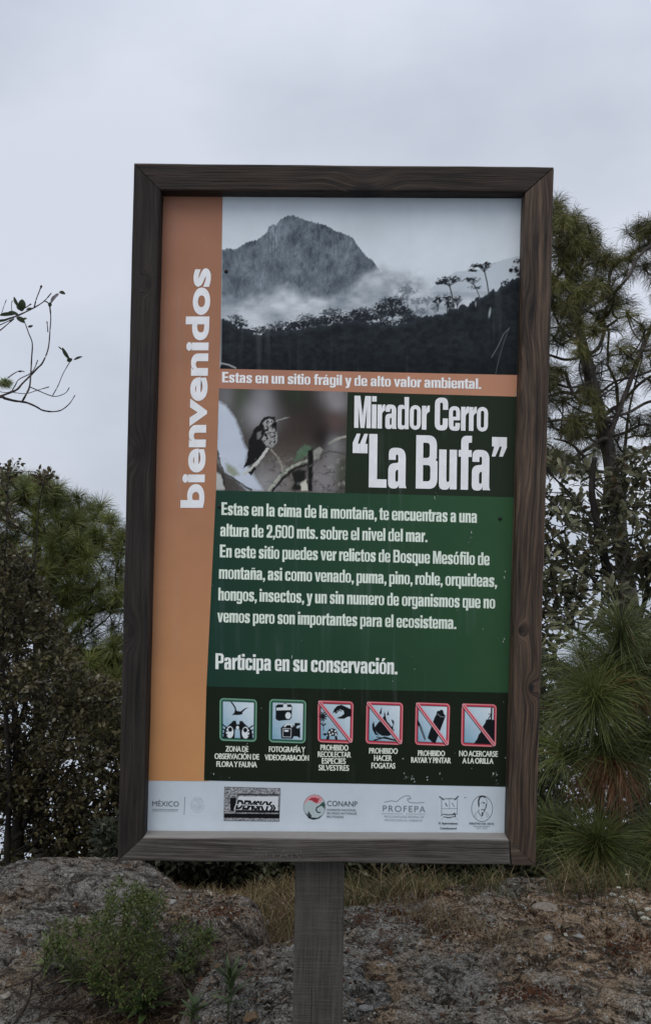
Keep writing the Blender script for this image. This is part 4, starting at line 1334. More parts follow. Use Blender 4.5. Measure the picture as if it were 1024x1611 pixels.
LW = (196, 204, 216)
text('bienvenidos', (321, 799), (332, 422), 37, LW, bx=2.6, by=2.0, up=(-1.0, 0.0), xh=0.68)
text('Estas en un sitio frágil y de alto valor ambiental.', (349.5, 601.5), (756.5, 612), 16.5, (205, 203, 203), heavy=True, bx=0.2, by=0.1)
text('Mirador Cerro', (557, 673), (767, 678.5), 50.5, (190, 198, 204), heavy=True, bx=0.55, by=0.2)
text('“La Bufa”', (554, 766), (796, 772), 84, (192, 200, 210), heavy=True, bx=0.9, by=0.3)
GW = (178, 192, 188)
for s, l, r_ in (('Estas en la cima de la montaña, te encuentras a una', (348.5, 810), (750, 822.6)), ('altura de 2,600 mts. sobre el nivel del mar.', (346.7, 843.6), (672.2, 853)),
                 ('En este sitio puedes ver relictos de Bosque Mesófilo de', (346, 876.7), (769.5, 889.4)), ('montaña, asi como venado, puma, pino, roble, orquideas,', (344.6, 910.4), (781.4, 923.6)),
                 ('hongos, insectos, y un sin numero de organismos que no', (343.6, 944.5), (778.4, 957.4)), ('vemos pero son importantes para el ecosistema.', (342, 978.7), (717.4, 989.7))):
    text(s, l, r_, 20, GW, heavy=True, bx=0.22, by=0.1)
text('Participa en su conservación.', (339, 1052.6), (625, 1061), 25, (186, 198, 198), heavy=True, bx=0.3, by=0.1)
for s, x0, x1, y in (('ZONA DE', 355, 391, 1182.4), ('OBSERVACIÓN DE', 337.6, 408, 1194), ('FLORA Y FAUNA', 340.6, 404.4, 1206.3), ('FOTOGRAFÍA Y', 423, 480, 1183), ('VIDEOGRABACIÓN', 416.5, 486, 1195.8),
                     ('PROHIBIDO', 504, 548, 1180.3), ('RECOLECTAR', 499.8, 552, 1190.9), ('ESPECIES', 506, 544, 1201.4), ('SILVESTRES', 501, 549, 1212), ('PROHIBIDO', 580.3, 625.5, 1185.4), ('HACER', 588, 616.4, 1196.8), ('FOGATAS', 584, 621.7, 1208.7),
                     ('PROHIBIDO', 657, 699.7, 1189.2), ('RAYAR Y PINTAR', 646.3, 709, 1199.9), ('NO ACERCARSE', 721.8, 782.7, 1189.7), ('A LA ORILLA', 727, 775.8, 1201)):
    text(s, (x0, y), (x1, y + (x1 - x0) * 0.016), 8.8, (178, 188, 182), bx=0.4, by=0.15)
INK = (70, 76, 86)
text('MÉXICO', (240, 1268.2), (281.5, 1268.8), 8, (66, 72, 80))
text('GOBIERNO DE LA REPÚBLICA', (240.5, 1276.6), (280, 1277), 2.2, (120, 128, 136))
o = slab('underline', [(240, 1272.6), (281, 1273), (281, 1273.7), (240, 1273.3)], DT, 0.0003, letter_mat((110, 118, 128)), sign)
text('DEMSKY', (370, 1273), (424, 1276), 15, (16, 17, 20), bx=0.8, by=0.8, shear=0.28)
text('»', (424, 1276), (434, 1276.5), 15, (16, 17, 20), bx=0.6, by=0.6)
slab('lettering_cut', [(371, 1265.3), (424, 1267.2), (424, 1268.4), (371, 1266.5)], DT - 0.0006, 0.0002, letter_mat((168, 176, 186)), sign)
text('CONANP', (514.5, 1268), (562, 1269), 8.2, (56, 62, 72))
text('COMISIÓN NACIONAL', (514, 1275.8), (560.5, 1276.4), 3.4, (50, 56, 66))
text('DE ÁREAS NATURALES', (514, 1281), (561, 1281.6), 3.4, (50, 56, 66))
text('PROTEGIDAS', (514, 1286.6), (540.5, 1287), 3.4, (50, 56, 66))
text('PROFEPA', (602, 1276.6), (669, 1278), 9.5, (92, 100, 110), track=0.1)
text('PROCURADURÍA FEDERAL DE', (604, 1286), (666.5, 1287), 3.0, (116, 124, 134))
text('PROTECCIÓN AL AMBIENTE', (605, 1291.6), (664, 1292.6), 3.0, (116, 124, 134))
text('H. Ayuntamiento', (689.5, 1296.8), (720, 1297.3), 3.6, (40, 44, 52), bx=0.15)
text('Constitucional', (692, 1304.6), (717.8, 1305), 3.6, (40, 44, 52), bx=0.15)
text('SEBASTIÁN DEL OESTE', (737.5, 1297.0), (776.5, 1297.8), 3.2, (50, 54, 62), bx=0.1)
text('Construyendo futuro', (744, 1300.8), (770, 1301.2), 2.4, (84, 90, 98))
text('2015 - 2018', (749, 1304.2), (765.5, 1304.6), 2.4, (104, 110, 118))
# letters scratched into the bottom board
text('TaTAN', (396, 1349), (474, 1352), 15, (104, 100, 94), 'scratched_lettering', bx=-0.45, by=-0.5, d=D0 - 0.0022, mat=plain_mat('scratch', (0.112, 0.100, 0.088), 0.9, 0.1, 0.6, 130.0))

# nails holding the panel, with small rust runs
def lathe(pts, n=12):
    pts = np.array(pts, float)
    a = np.arange(n) / n * 2 * np.pi
    V = np.stack([pts[:, None, 0] * np.cos(a), np.broadcast_to(pts[:, None, 1], (len(pts), n)), pts[:, None, 0] * np.sin(a)], -1).reshape(-1, 3)
    m_ = len(pts)
    i = np.arange(m_ - 1)[:, None] * n; j = np.arange(n)[None]; k_ = (j + 1) % n
    return V, np.stack([i + j, i + n + j, i + n + k_, i + k_], -1).reshape(-1, 4)


M_NAIL = plain_mat('nail_iron', (0.012, 0.011, 0.011), 0.6, 0.3, 0.3, 200)
V, Q = lathe([(0.0001, -0.0045), (0.0030, -0.0040), (0.0048, -0.0026), (0.0052, -0.001), (0.0052, 0.002)])
nail_me = mesh_np('nail', V, Q, smooth=True)
nail_me.materials.append(M_NAIL)
for x_, y_, sc in ((356, 427, 1), (803, 425, 1), (786, 816, 0.9), (345, 797, 0.9), (780, 1222, 0.85), (333, 1217, 0.7)):
    o = bpy.data.objects.new('nail', nail_me)
    COL.objects.link(o); o.parent = sign
    o.location = P(x_, y_, D2 - 0.001) - Vector(sign.location)
    o.scale = (sc,) * 3
# chipped vinyl near the foot of the print
mb = MB()
for cx_, cy_, n_, sp in ((380, 1150, 0, 4), (640, 1222, 5, 5), (650, 1225, 6, 7), (672, 1224, 2, 3), (778, 1218, 5, 5), (783, 1232, 3, 3), (632, 1192, 2, 4), (688, 777, 4, 7), (700, 1218, 2, 12), (794, 1192, 1, 1), (649, 1032, 1, 1), (651, 1052, 3, 3), (618, 1072, 1, 1), (797, 1000, 4, 25), (797, 900, 4, 22), (736, 846, 4, 10), (718, 960, 1, 1), (336, 1218, 1, 1), (540, 1088, 1, 6), (440, 1020, 1, 30), (389, 1172, 2, 3)):
    for k_ in range(n_):
        x0 = cx_ + random.gauss(0, sp * 0.5); y0 = cy_ + random.gauss(0, sp * 0.6)
        m_ = 6
        an = np.sort(RNG.random(m_)) * 2 * np.pi
        rr_ = (0.5 + RNG.random(m_)) * random.uniform(0.5, 1.5)
        q = np.stack([x0 + np.cos(an) * rr_ * 0.8, y0 + np.sin(an) * rr_ * 1.5], 1)
        q = np.vstack([[x0, y0], q])
        mb.add(px2w(q[:, 0], q[:, 1], DT - 0.0004), T=[[0, 1 + i, 1 + (i + 1) % m_] for i in range(m_)], col=PC(150, 162, 165) * random.uniform(0.5, 1.0))
o = obj('paint_chip', mb.mesh('paint_chip'), M_PRINT2, sign)
o['kind'] = 'stuff'
# ------------------------------------------------------------------ plants


def grow(skel, tips, step=0.12, bias=0.3, sag=0.0, jit=0.12, rng=None, thin=None):
    """skel: list of point chains (world); tips: points the twigs must reach. returns nodes, parents, is_skeleton"""
    rng = rng or np.random.default_rng(1)
    N, Pn, plen, sk = [], [], [], []
    for ch, par in skel:
        base = -1
        if par is not None:
            d = np.linalg.norm(np.array(N) - np.array(ch[0]), axis=1)
            base = int(np.argmin(d))
        for k, p_ in enumerate(ch):
            N.append(np.array(p_, float))
            Pn.append(base if k == 0 else len(N) - 2)
            pb = Pn[-1]
            plen.append(0 if pb < 0 else plen[pb] + np.linalg.norm(N[-1] - N[pb]))
            sk.append(True)
    cap_ = len(N) + len(tips) * 40
    A_ = np.zeros((cap_, 3)); A_[:len(N)] = np.array(N)
    L_ = np.zeros(cap_); L_[:len(N)] = plen
    n = len(N)
    parent = np.full(cap_, -1); parent[:n] = Pn
    tips = np.asarray(tips)
    d0 = np.array([np.min(np.linalg.norm(A_[:n] - t, axis=1)) for t in tips])
    tipn = []
    for ti in np.argsort(d0):
        t = tips[ti]
        dv = np.linalg.norm(A_[:n] - t, axis=1)
        below = np.clip(A_[:n, 2] - t[2], 0, None)
        cost = dv + bias * L_[:n] + 0.8 * below
        b_ = int(np.argmin(cost))
        p0 = A_[b_]
        D = dv[b_]
        m = max(1, int(math.ceil(D / step)))
        q = b_
        bend = rng.normal(0, jit * D, 3)
        bend[2] -= sag * D
        for k in range(1, m + 1):
            u = k / m
            pt = p0 * (1 - u) + t * u + bend * (u * (1 - u)) * 2
            if k < m: pt = pt + rng.normal(0, 0.05 * step, 3)
            A_[n] = pt
            parent[n] = q
            L_[n] = L_[q] + D / m
            q = n
            n += 1
        tipn.append((q, ti))
    sk = np.concatenate([np.ones(len(N), bool), np.zeros(n - len(N), bool)])
    return A_[:n], parent[:n], sk, tipn


def limbs(A_, parent, rt=0.003, ex=0.46, rmax=None, base_r=None):
    """radius per node from how many ends it carries, and the chains from thick to thin"""
    n = len(A_)
    cnt = np.zeros(n)
    kids = [[] for _ in range(n)]
    for i in range(n):
        if parent[i] >= 0: kids[parent[i]].append(i)
    for i in range(n):
        if not kids[i]: cnt[i] = 1
    for i in range(n - 1, -1, -1):
        pass
    order = np.argsort([-i for i in range(n)])
    # children may come before or after; nodes are always appended after their parent
    for i in range(n - 1, -1, -1):
        if parent[i] >= 0: cnt[parent[i]] += cnt[i]
    rad = rt * cnt ** ex
    if rmax: rad = np.minimum(rad, rmax)
    chains = []
    starts = [i for i in range(n) if parent[i] < 0]
    stack = [(s_, None) for s_ in starts]
    while stack:
        s_, par = stack.pop()
        ch = ([par] if par is not None else []) + [s_]
        c = s_
        while kids[c]:
            ks = sorted(kids[c], key=lambda z: -cnt[z])
            for z in ks[1:]: stack.append((z, c))
            c = ks[0]
            ch.append(c)
        r = rad[ch].copy()
        if par is not None: r[0] = r[1]
        chains.append((np.array(ch), r, cnt[s_]))
    chains.sort(key=lambda z: -z[2])
    return rad, chains


def wood_parts(root, A_, chains, mat, nbranch=10, trunk=1, sides=(9, 6, 3), trunk_r=None, flare=True):
    """trunk and main limbs are parts of their own, the fine twigs are one mass"""
    def tubem(ch, r, n_):
        pts = A_[ch]
        if len(pts) < 2: return None
        if len(pts) > 2 and n_ > 3:
            m = len(pts) * 2
            x_ = np.linspace(0, len(pts) - 1, m)
            r2 = np.interp(x_, np.arange(len(r)), r)
            return tube(spline(pts, m), r2, n_)
        return tube(pts, r, n_)
    tw = MB()
    for k, (ch, r, c) in enumerate(chains):
        if k < trunk:
            if trunk_r is not None: r = np.maximum(r * 0, np.interp(np.linspace(0, 1, len(ch)), np.linspace(0, 1, len(trunk_r)), trunk_r))
            V, Q, T = tubem(ch, r, sides[0])
            nn = fbm(V[:, 0] * 14, V[:, 1] * 14, V[:, 2] * 5, o=3, seed=5)
            cen = V - V.mean(0)
            V = V + nn[:, None] * np.array([1, 1, 0]) * (r.max() * 0.12)
            mb = MB(); mb.add(V, Q, T)
            obj('trunk', mb.mesh('trunk', True), mat, root)
        elif k < trunk + nbranch:
            q = tubem(ch, r, sides[1])
            mb = MB(); mb.add(*q)
            obj('branch', mb.mesh('branch', True), mat, root)
        else:
            q = tubem(ch, r, sides[2])
            if q is not None: tw.add(*q)
    if tw.n:
        o = obj('twigs', tw.mesh('twigs', True), mat, root)
        o['kind'] = 'stuff'


def leaf_cards(pos, dirs, L, Wd, cols, rng, cup=0.25, lobed=False):
    """many small leaves as one mesh: each a folded blade of four triangles (or a lobed blade)"""
    n = len(pos)
    L = np.broadcast_to(L, (n,)) * rng.uniform(0.7, 1.25, n)
    Wd = np.broadcast_to(Wd, (n,)) * rng.uniform(0.8, 1.2, n)
    d = dirs / (np.linalg.norm(dirs, axis=1)[:, None] + 1e-9)
    r = rng.normal(0, 1, (n, 3)) + np.array([0, 0, 1.2])
    side = np.cross(d, r)
    side /= np.linalg.norm(side, axis=1)[:, None] + 1e-9
    up = np.cross(side, d)
    if lobed:
        prof = [(0.0, 0.06), (0.18, 0.5), (0.30, 0.34), (0.46, 0.95), (0.56, 0.62), (0.74, 0.9), (0.84, 0.5)]
    else:
        prof = [(0.0, 0.05), (0.35, 1.0), (0.7, 0.8)]
    pts, faces = [], []
    m = len(prof)
    for k, (t, w) in enumerate(prof):
        drp = -0.25 * t * t
        mid = pos + d * (L * t)[:, None] + up * (L * drp)[:, None]
        for sd in (-1, 1):
            pts.append(mid + side * (sd * w * Wd * 0.5)[:, None] + up * (abs(w) * Wd * cup * 0.5)[:, None])
        pts.append(mid)
    pts.append(pos + d * L[:, None] + up * (L * -0.25)[:, None])
    V = np.stack(pts, 1)                    # n, m*3+1, 3
    nv = V.shape[1]
    T = []
    for k in range(m - 1):
        a, b_, c = 3 * k, 3 * k + 1, 3 * k + 2
        a2, b2, c2 = a + 3, b_ + 3, c + 3
        T += [(a, c, c2), (a, c2, a2), (c, b_, b2), (c, b2, c2)]
    k = m - 1
    T += [(3 * k, 3 * k + 2, nv - 1), (3 * k + 2, 3 * k + 1, nv - 1)]
    T = (np.array(T)[None] + (np.arange(n) * nv)[:, None, None]).reshape(-1, 3)
    C_ = np.repeat(np.asarray(cols), nv, axis=0)
    return V.reshape(-1, 3), T, C_


def needle_mesh(name, n, L, width, stem=0.10, droop=0.8, spread=(20, 100), seg=4, c0=(0.05, 0.075, 0.025), c1=(0.09, 0.11, 0.03), seed=0, dead=0.0, stemr=0.004):
    rng = np.random.default_rng(seed)
    z0 = rng.uniform(-stem * 0.7, stem * 0.3, n)
    th = np.radians(spread[0] + (spread[1] - spread[0]) * rng.random(n) ** 0.8)
    th = np.where(z0 > 0, th * 0.75, th)
    ph = rng.uniform(0, 2 * np.pi, n)
    d = np.stack([np.sin(th) * np.cos(ph), np.sin(th) * np.sin(ph), np.cos(th)], 1)
    d += rng.normal(0, 0.12, d.shape)
    d /= np.linalg.norm(d, axis=1)[:, None]
    Ln = L * rng.uniform(0.65, 1.1, n)
    p_ = np.stack([0 * z0, 0 * z0, z0], 1)
    rs = rng.normal(0, 1, (n, 3))
    dr = droop * rng.uniform(0.6, 1.4, n)
    rows = []
    for k in range(seg + 1):
        side = np.cross(d, rs)
        side /= np.linalg.norm(side, axis=1)[:, None] + 1e-9
        w = width * (1.0 if k < seg else 0.35) * 0.5
        rows += [p_ - side * w, p_ + side * w]
        if k < seg:
            p_ = p_ + d * (Ln / seg)[:, None]
            d = d.copy()
            d[:, 2] -= dr / seg
            d /= np.linalg.norm(d, axis=1)[:, None]
    V = np.stack(rows, 1)
    nv = V.shape[1]
    Q = np.array([(2 * k, 2 * k + 1, 2 * k + 3, 2 * k + 2) for k in range(seg)])
    Q = (Q[None] + (np.arange(n) * nv)[:, None, None]).reshape(-1, 4)
    m_ = rng.random((n, 1))
    col = np.array(c0) * (1 - m_) + np.array(c1) * m_
    dd = rng.random(n) < dead
    col[dd] = np.array((0.12, 0.055, 0.022)) * rng.uniform(0.6, 1.3, (dd.sum(), 1))
    mb = MB()
    mb.add(V.reshape(-1, 3), Q, None, np.repeat(col, nv, axis=0))
    sv = tube(np.array([(0, 0, -stem * 1.2), (0.0, 0, -stem * 0.3), (0, 0, stem * 0.35)]), [stemr, stemr, stemr * 0.6], 5)
    mb.add(*sv, col=(0.045, 0.035, 0.025))
    return mb.mesh(name)


def scatter_in(poly, d0, d1, n, rng, surf=0.0, margin=0):
    """points inside a photo outline between two distances; surf > 0 pushes them towards the outline of a rounded crown"""
    pl = np.array(poly, float)
    out = []
    cx_, cy_ = pl.mean(0)
    while len(out) < n:
        x = rng.uniform(pl[:, 0].min(), pl[:, 0].max(), 4 * n)
        y = rng.uniform(pl[:, 1].min(), pl[:, 1].max(), 4 * n)
        ok = in_poly(x, y, poly)
        x, y = x[ok], y[ok]
        # distance band is thinner near the outline so that the crown is rounded in depth too
        ed = Print._dist(None, x, y, poly, True)
        mx = ed.max()
        f = np.sqrt(np.clip(ed / mx, 0.02, 1))
        dm = 0.5 * (d0 + d1)
        u = rng.uniform(-1, 1, len(x))
        if surf: u = np.sign(u) * np.abs(u) ** (1 - surf)
        d = dm + u * 0.5 * (d1 - d0) * (0.35 + 0.65 * f)
        out += [tuple(P(a_, b_, c_)) for a_, b_, c_ in zip(x, y, d)]
    out = np.array(out)
    return out[rng.permutation(len(out))[:n]]


def clump(pts, rng, seed, sc, thr):
    """drops points where a soft noise is low, which leaves holes between clumps"""
    nv = fbm(pts[:, 0] * sc, pts[:, 1] * sc, pts[:, 2] * sc, o=3, seed=seed)
    return pts[nv > thr]


def chainpx(pts, d, n=None):
    p_ = np.array(pts, float)
    if p_.shape[1] == 2: p_ = np.hstack([p_, np.full((len(p_), 1), d)])
    w = PA(p_[:, :2], p_[:, 2])
    return spline(w, n or len(p_) * 3)


def place_tufts(root, name, mesh, pts, tdir, rng, s0, s1, mats, tilt=1.0, maxparts=290):
    base = world_loc(root)
    for k, (p_, t_) in enumerate(zip(pts, tdir)):
        if k >= maxparts: break
        me_ = mesh[rng.integers(len(mesh))]
        o = bpy.data.objects.new(name, me_)
        COL.objects.link(o)
        o.parent = root
        o.location = Vector(p_) - base
        d = Vector(t_) * tilt + Vector((0, 0, 1.0))
        q = d.to_track_quat('Z', 'Y').to_matrix().to_4x4() @ Matrix.Rotation(rng.uniform(0, 6.28), 4, 'Z')
        e = q.to_euler()
        o.rotation_euler = e
        s_ = rng.uniform(s0, s1)
        o.scale = (s_, s_, s_)


def tuft_mass(root, pts, tdir, rng, L, width, n=70, c0=(0.035, 0.055, 0.016), c1=(0.085, 0.105, 0.030), droop=1.0):
    """the many small tufts inside a crown, joined"""
    N_ = len(pts) * n
    base = np.repeat(np.asarray(pts), n, axis=0) + rng.normal(0, 0.02, (N_, 3))
    ax = np.asarray(tdir) + np.array([0, 0, 0.9])
    ax = np.repeat(ax / np.linalg.norm(ax, axis=1)[:, None], n, axis=0)
    d = rng.normal(0, 1, (N_, 3))
    d = d / np.linalg.norm(d, axis=1)[:, None] * 0.85 + ax * 0.55
    d /= np.linalg.norm(d, axis=1)[:, None]
    Ln = L * rng.uniform(0.6, 1.15, N_)
    rs = rng.normal(0, 1, (N_, 3))
    rows, p_ = [], base
    for k in range(4):
        side = np.cross(d, rs); side /= np.linalg.norm(side, axis=1)[:, None] + 1e-9
        w = width * (1 if k < 3 else 0.3) * 0.5
        rows += [p_ - side * w, p_ + side * w]
        p_ = p_ + d * (Ln / 3)[:, None]
        d = d.copy(); d[:, 2] -= droop / 3; d /= np.linalg.norm(d, axis=1)[:, None]
    V = np.stack(rows, 1)
    Q = np.array([(2 * k, 2 * k + 1, 2 * k + 3, 2 * k + 2) for k in range(3)])
    Q = (Q[None] + (np.arange(N_) * 8)[:, None, None]).reshape(-1, 4)
    m_ = rng.random((N_, 1)); tv = np.repeat(rng.uniform(0.6, 1.35, (len(pts), 1)), n, axis=0)
    C_ = (np.array(c0) * (1 - m_) + np.array(c1) * m_) * tv
    o = obj('foliage', mesh_np('foliage', V.reshape(-1, 3), Q, np.repeat(C_, 8, axis=0)), M_VEG, root)
    o['kind'] = 'stuff'


def gz(x, y):
    return float(ground_z(np.array([x]), np.array([y]))[0])


# ---- tall pine right of the sign -------------------------------------------
rng = np.random.default_rng(101)
TUFT = [needle_mesh('needle_tuft', 190, 0.19, 0.0030, 0.10, 1.9, (20, 100), 4, (0.036, 0.043, 0.012), (0.135, 0.125, 0.030), 200 + k, 0.04) for k in range(4)]
for m_ in TUFT: m_.materials.append(M_VEG_I)
DPN = 9.2
bx_, by_ = P(1010, 1200, DPN + 0.3)[:2]
pr = thing('pine_tree', 'tall leaning pine with drooping needle tufts and bare grey limbs right of the sign', 'pine tree', (bx_, by_, gz(bx_, by_) - 0.1), 'pines around the summit')
tr_ = [tuple((bx_, by_, gz(bx_, by_) - 0.3))] + [tuple(P(x_, y_, DPN + 0.1)) for x_, y_ in ((1000, 1050), (990, 950), (975, 850), (965, 760), (950, 680), (930, 600), (915, 540), (903, 480), (893, 430), (885, 395))]
sk = [(spline(tr_, 44), None),
      (chainpx([(955, 690), (985, 615), (1005, 560), (1030, 500), (1055, 440)], DPN - 0.1, 14), 0),
      (chainpx([(905, 500), (935, 478), (965, 460), (990, 432), (1003, 405), (1030, 380)], DPN - 0.3, 14), 0),
      (chainpx([(938, 650), (905, 658), (870, 662), (835, 668)], DPN - 0.2, 9), 0),
      (chainpx([(945, 655), (975, 635), (1010, 600), (1050, 580)], DPN + 0.3, 9), 0),
      (chainpx([(915, 545), (885, 520), (868, 480), (875, 440), (880, 400)], DPN - 0.2, 10), 0),
      (chainpx([(968, 790), (935, 740), (900, 700), (870, 690)], DPN - 0.4, 9), 0),
      (chainpx([(985, 1000), (985, 880), (980, 760), (983, 700), (990, 640), (1010, 560)], DPN + 0.9, 20), 0)]
for q_ in ([(922, 560), (890, 566), (860, 558), (835, 562)], [(930, 600), (898, 610), (872, 604), (845, 612)], [(935, 625), (968, 600), (1000, 592), (1040, 575)], [(942, 660), (985, 650), (1020, 632), (1060, 628)], [(948, 690), (915, 712), (885, 735), (860, 742)],
           [(912, 530), (945, 520), (975, 500), (1005, 496)], [(906, 500), (880, 498), (862, 470), (850, 460)], [(935, 640), (908, 628), (893, 600), (889, 580)], [(960, 740), (1000, 712), (1035, 700), (1065, 702)], [(925, 585), (960, 560), (990, 556), (1030, 540)], [(985, 680), (1010, 668), (1045, 672)], [(918, 560), (940, 548), (950, 520), (948, 500)]):
    sk.append((chainpx(q_, DPN + rng.uniform(-0.5, 0.3), 9), 0))
cr1 = [(800, 340), (872, 312), (905, 335), (945, 380), (978, 396), (992, 348), (1025, 345), (1075, 330), (1110, 500), (1085, 735), (960, 735), (860, 740), (790, 720)]
tp = scatter_in(cr1, DPN - 1.1, DPN + 1.3, 420, rng)
tp = clump(scatter_in(cr1, DPN - 1.1, DPN + 1.3, 1000, rng), rng, 8, 1.25, -0.02)[:520]
edge = np.array([tuple(P(x_, y_, DPN + rng.uniform(-0.5, 0.4))) for x_, y_ in ((876, 322), (904, 347), (912, 362), (930, 372), (940, 388), (958, 402), (972, 412), (990, 410), (1003, 358), (1015, 355), (1026, 366), (1020, 388), (995, 398), (868, 352), (886, 400), (920, 398), (905, 395), (950, 418), (1012, 420), (985, 428), (895, 380), (1040, 400))])
tp = np.vstack([edge, tp])
A_, par, skm, tips_ = grow(sk, tp, 0.16, 0.22, 0.10, 0.16, rng)
tips_.sort(key=lambda z: (z[1] >= len(edge), tuple(A_[z[0]])[1] + 0 * z[1]))
_, ch = limbs(A_, par, 0.0085, 0.38, 0.07)
wood_parts(pr, A_, ch, M_BARK_PINE2, 40, 1, (12, 7, 4), trunk_r=[0.12, 0.10, 0.085, 0.07, 0.052, 0.035, 0.018])
tdir = np.array([A_[q] - A_[par[q]] for q, _ in tips_]); tdir /= np.linalg.norm(tdir, axis=1)[:, None] + 1e-9
tuft_mass(pr, np.array([A_[q] for q, _ in tips_])[285:], tdir[285:], rng, 0.19, 0.0034, 75, (0.034, 0.042, 0.013), (0.110, 0.105, 0.030), 1.4)
place_tufts(pr, 'needle_tuft', TUFT, np.array([A_[q] for q, _ in tips_]), tdir, rng, 0.75, 1.15, None, 1.0, 290)

# ---- broad-crowned pine on the left ----------------------------------------
rng = np.random.default_rng(102)
DL = 12.5
bx_, by_ = P(60, 1180, DL)[:2]
pl_ = thing('pine_tree', 'round crowned green pine rising behind the dark tree on the left', 'pine tree', (bx_, by_, gz(bx_, by_) - 0.2), 'pines around the summit')
sk = [(spline([(bx_, by_, gz(bx_, by_) - 0.4)] + [tuple(P(x_, y_, DL)) for x_, y_ in ((62, 1150), (62, 1050), (60, 960), (58, 880), (60, 820))], 30), None),
      (chainpx([(62, 1090), (90, 1030), (120, 990), (150, 960), (200, 930), (260, 900)], DL - 0.2, 14), 0),
      (chainpx([(60, 960), (85, 920), (120, 885), (150, 872)], DL - 0.5, 9), 0),
      (chainpx([(60, 980), (30, 930), (10, 900), (-20, 880)], DL + 0.3, 9), 0),
      (chainpx([(62, 1060), (100, 1010), (110, 960), (125, 930)], DL + 0.4, 9), 0)]
cr2 = [(-60, 790), (10, 752), (60, 750), (100, 768), (140, 790), (165, 805), (185, 835), (210, 850), (270, 870), (320, 930), (300, 1160), (230, 1200), (150, 1180), (60, 1100), (-60, 1050)]
tp = scatter_in(cr2, DL - 1.6, DL + 1.6, 620, rng)
tp = clump(scatter_in(cr2, DL - 1.6, DL + 1.6, 1500, rng), rng, 18, 0.9, -0.13)[:950]
edge = np.array([tuple(P(x_, y_, DL + rng.uniform(-0.4, 0.4))) for x_, y_ in ((22, 762), (45, 758), (62, 768), (88, 775), (108, 786), (122, 784), (140, 798), (158, 800), (165, 818), (175, 838), (190, 852), (150, 815), (128, 808), (95, 790), (70, 785), (30, 780), (8, 775), (160, 850), (180, 868))])
tp = np.vstack([edge, tp])
A_, par, skm, tips_ = grow(sk, tp, 0.2, 0.22, 0.06, 0.14, rng)
tips_.sort(key=lambda z: (z[1] >= len(edge), A_[z[0]][1]))
_, ch = limbs(A_, par, 0.0075, 0.42, 0.07)
wood_parts(pl_, A_, ch, M_BARK_DARK, 20, 1, (10, 6, 4), trunk_r=[0.10, 0.09, 0.08, 0.06, 0.04])
tdir = np.array([A_[q] - A_[par[q]] for q, _ in tips_]); tdir /= np.linalg.norm(tdir, axis=1)[:, None] + 1e-9
tuft_mass(pl_, np.array([A_[q] for q, _ in tips_])[285:], tdir[285:], rng, 0.24, 0.0046, 70, (0.045, 0.062, 0.016), (0.140, 0.152, 0.038), 0.8)
TUFT2 = [needle_mesh('needle_tuft', 190, 0.22, 0.0038, 0.10, 0.8, (15, 100), 3, (0.048, 0.066, 0.016), (0.155, 0.165, 0.040), 220 + k, 0.03) for k in range(3)]
for m_ in TUFT2: m_.materials.append(M_VEG_I)
place_tufts(pl_, 'needle_tuft', TUFT2, np.array([A_[q] for q, _ in tips_]), tdir, rng, 0.95, 1.45, None, 1.0, 285)


# ---- leafy trees ------------------------------------------------------------
def leafy(root, skel, tips, rt, mat_b, nbr, trunk_r, per, L, Wd, cols, rng, lobed=False, parts=0, step=0.1, spread=0.08, ex=0.42, sag=0.03, jit=0.2, upb=0.25, droop=0.0):
    A_, par, skm, tn = grow(skel, tips, step, 0.25, sag, jit, rng)
    _, ch = limbs(A_, par, rt, ex, 0.08)
    wood_parts(root, A_, ch, mat_b, nbr, 1, (9, 6, 3), trunk_r=trunk_r)
    pos, dr = [], []
    for q, _i in tn:
        t = A_[q] - A_[par[q]]
        t = t / (np.linalg.norm(t) + 1e-9)
        for k in range(per):
            back = rng.random() ** 1.5
            base = A_[q] * (1 - back) + A_[par[q]] * back
            pos.append(base + rng.normal(0, spread * 0.15, 3))
            v = rng.normal(0, 1, 3)
            v = v - t * np.dot(v, t) * 0.5
            v = v / np.linalg.norm(v) + t * 0.6 + np.array([0, 0, upb - droop])
            dr.append(v)
    pos, dr = np.array(pos), np.array(dr)
    pos = pos + dr / np.linalg.norm(dr, axis=1)[:, None] * spread * rng.random((len(pos), 1))
    ci = rng.random((len(pos), 1))
    c0, c1, c2 = [np.array(c) for c in cols]
    col = c0 * (1 - ci) + c1 * ci
    col = np.where(rng.random((len(pos), 1)) < 0.06, c2, col)
    # a leaf nearest the viewer is a part, the others are one mass
    order = np.argsort(pos[:, 1])
    if parts:
        own = order[:parts]
        rest = order[parts:]
        protos = []
        for k in range(5):
            V, T, C_ = leaf_cards(np.zeros((1, 3)), np.array([[0, 1.0, 0.0]]), L, Wd, c0[None] * (1 - k / 4) + c1[None] * k / 4, rng, lobed=lobed)
            m_ = mesh_np('leaf', V, T, C_, False)
            m_.materials.append(M_VEG_I)
            protos.append(m_)
        base = world_loc(root)
        for i in own:
            o = bpy.data.objects.new('leaf', protos[rng.integers(5)])
            COL.objects.link(o)
            o.parent = root
            o.location = Vector(pos[i]) - base
            d = Vector(dr[i]).normalized()
            o.rotation_euler = (d.to_track_quat('Y', 'Z').to_matrix().to_4x4() @ Matrix.Rotation(rng.uniform(-1.0, 1.0), 4, 'Y')).to_euler()
    else:
        rest = order
    V, T, C_ = leaf_cards(pos[rest], dr[rest], L, Wd, col[rest], rng, lobed=lobed)
    o = obj('foliage', mesh_np('foliage', V, T, C_), M_VEG, root)
    o['kind'] = 'stuff'
    return o


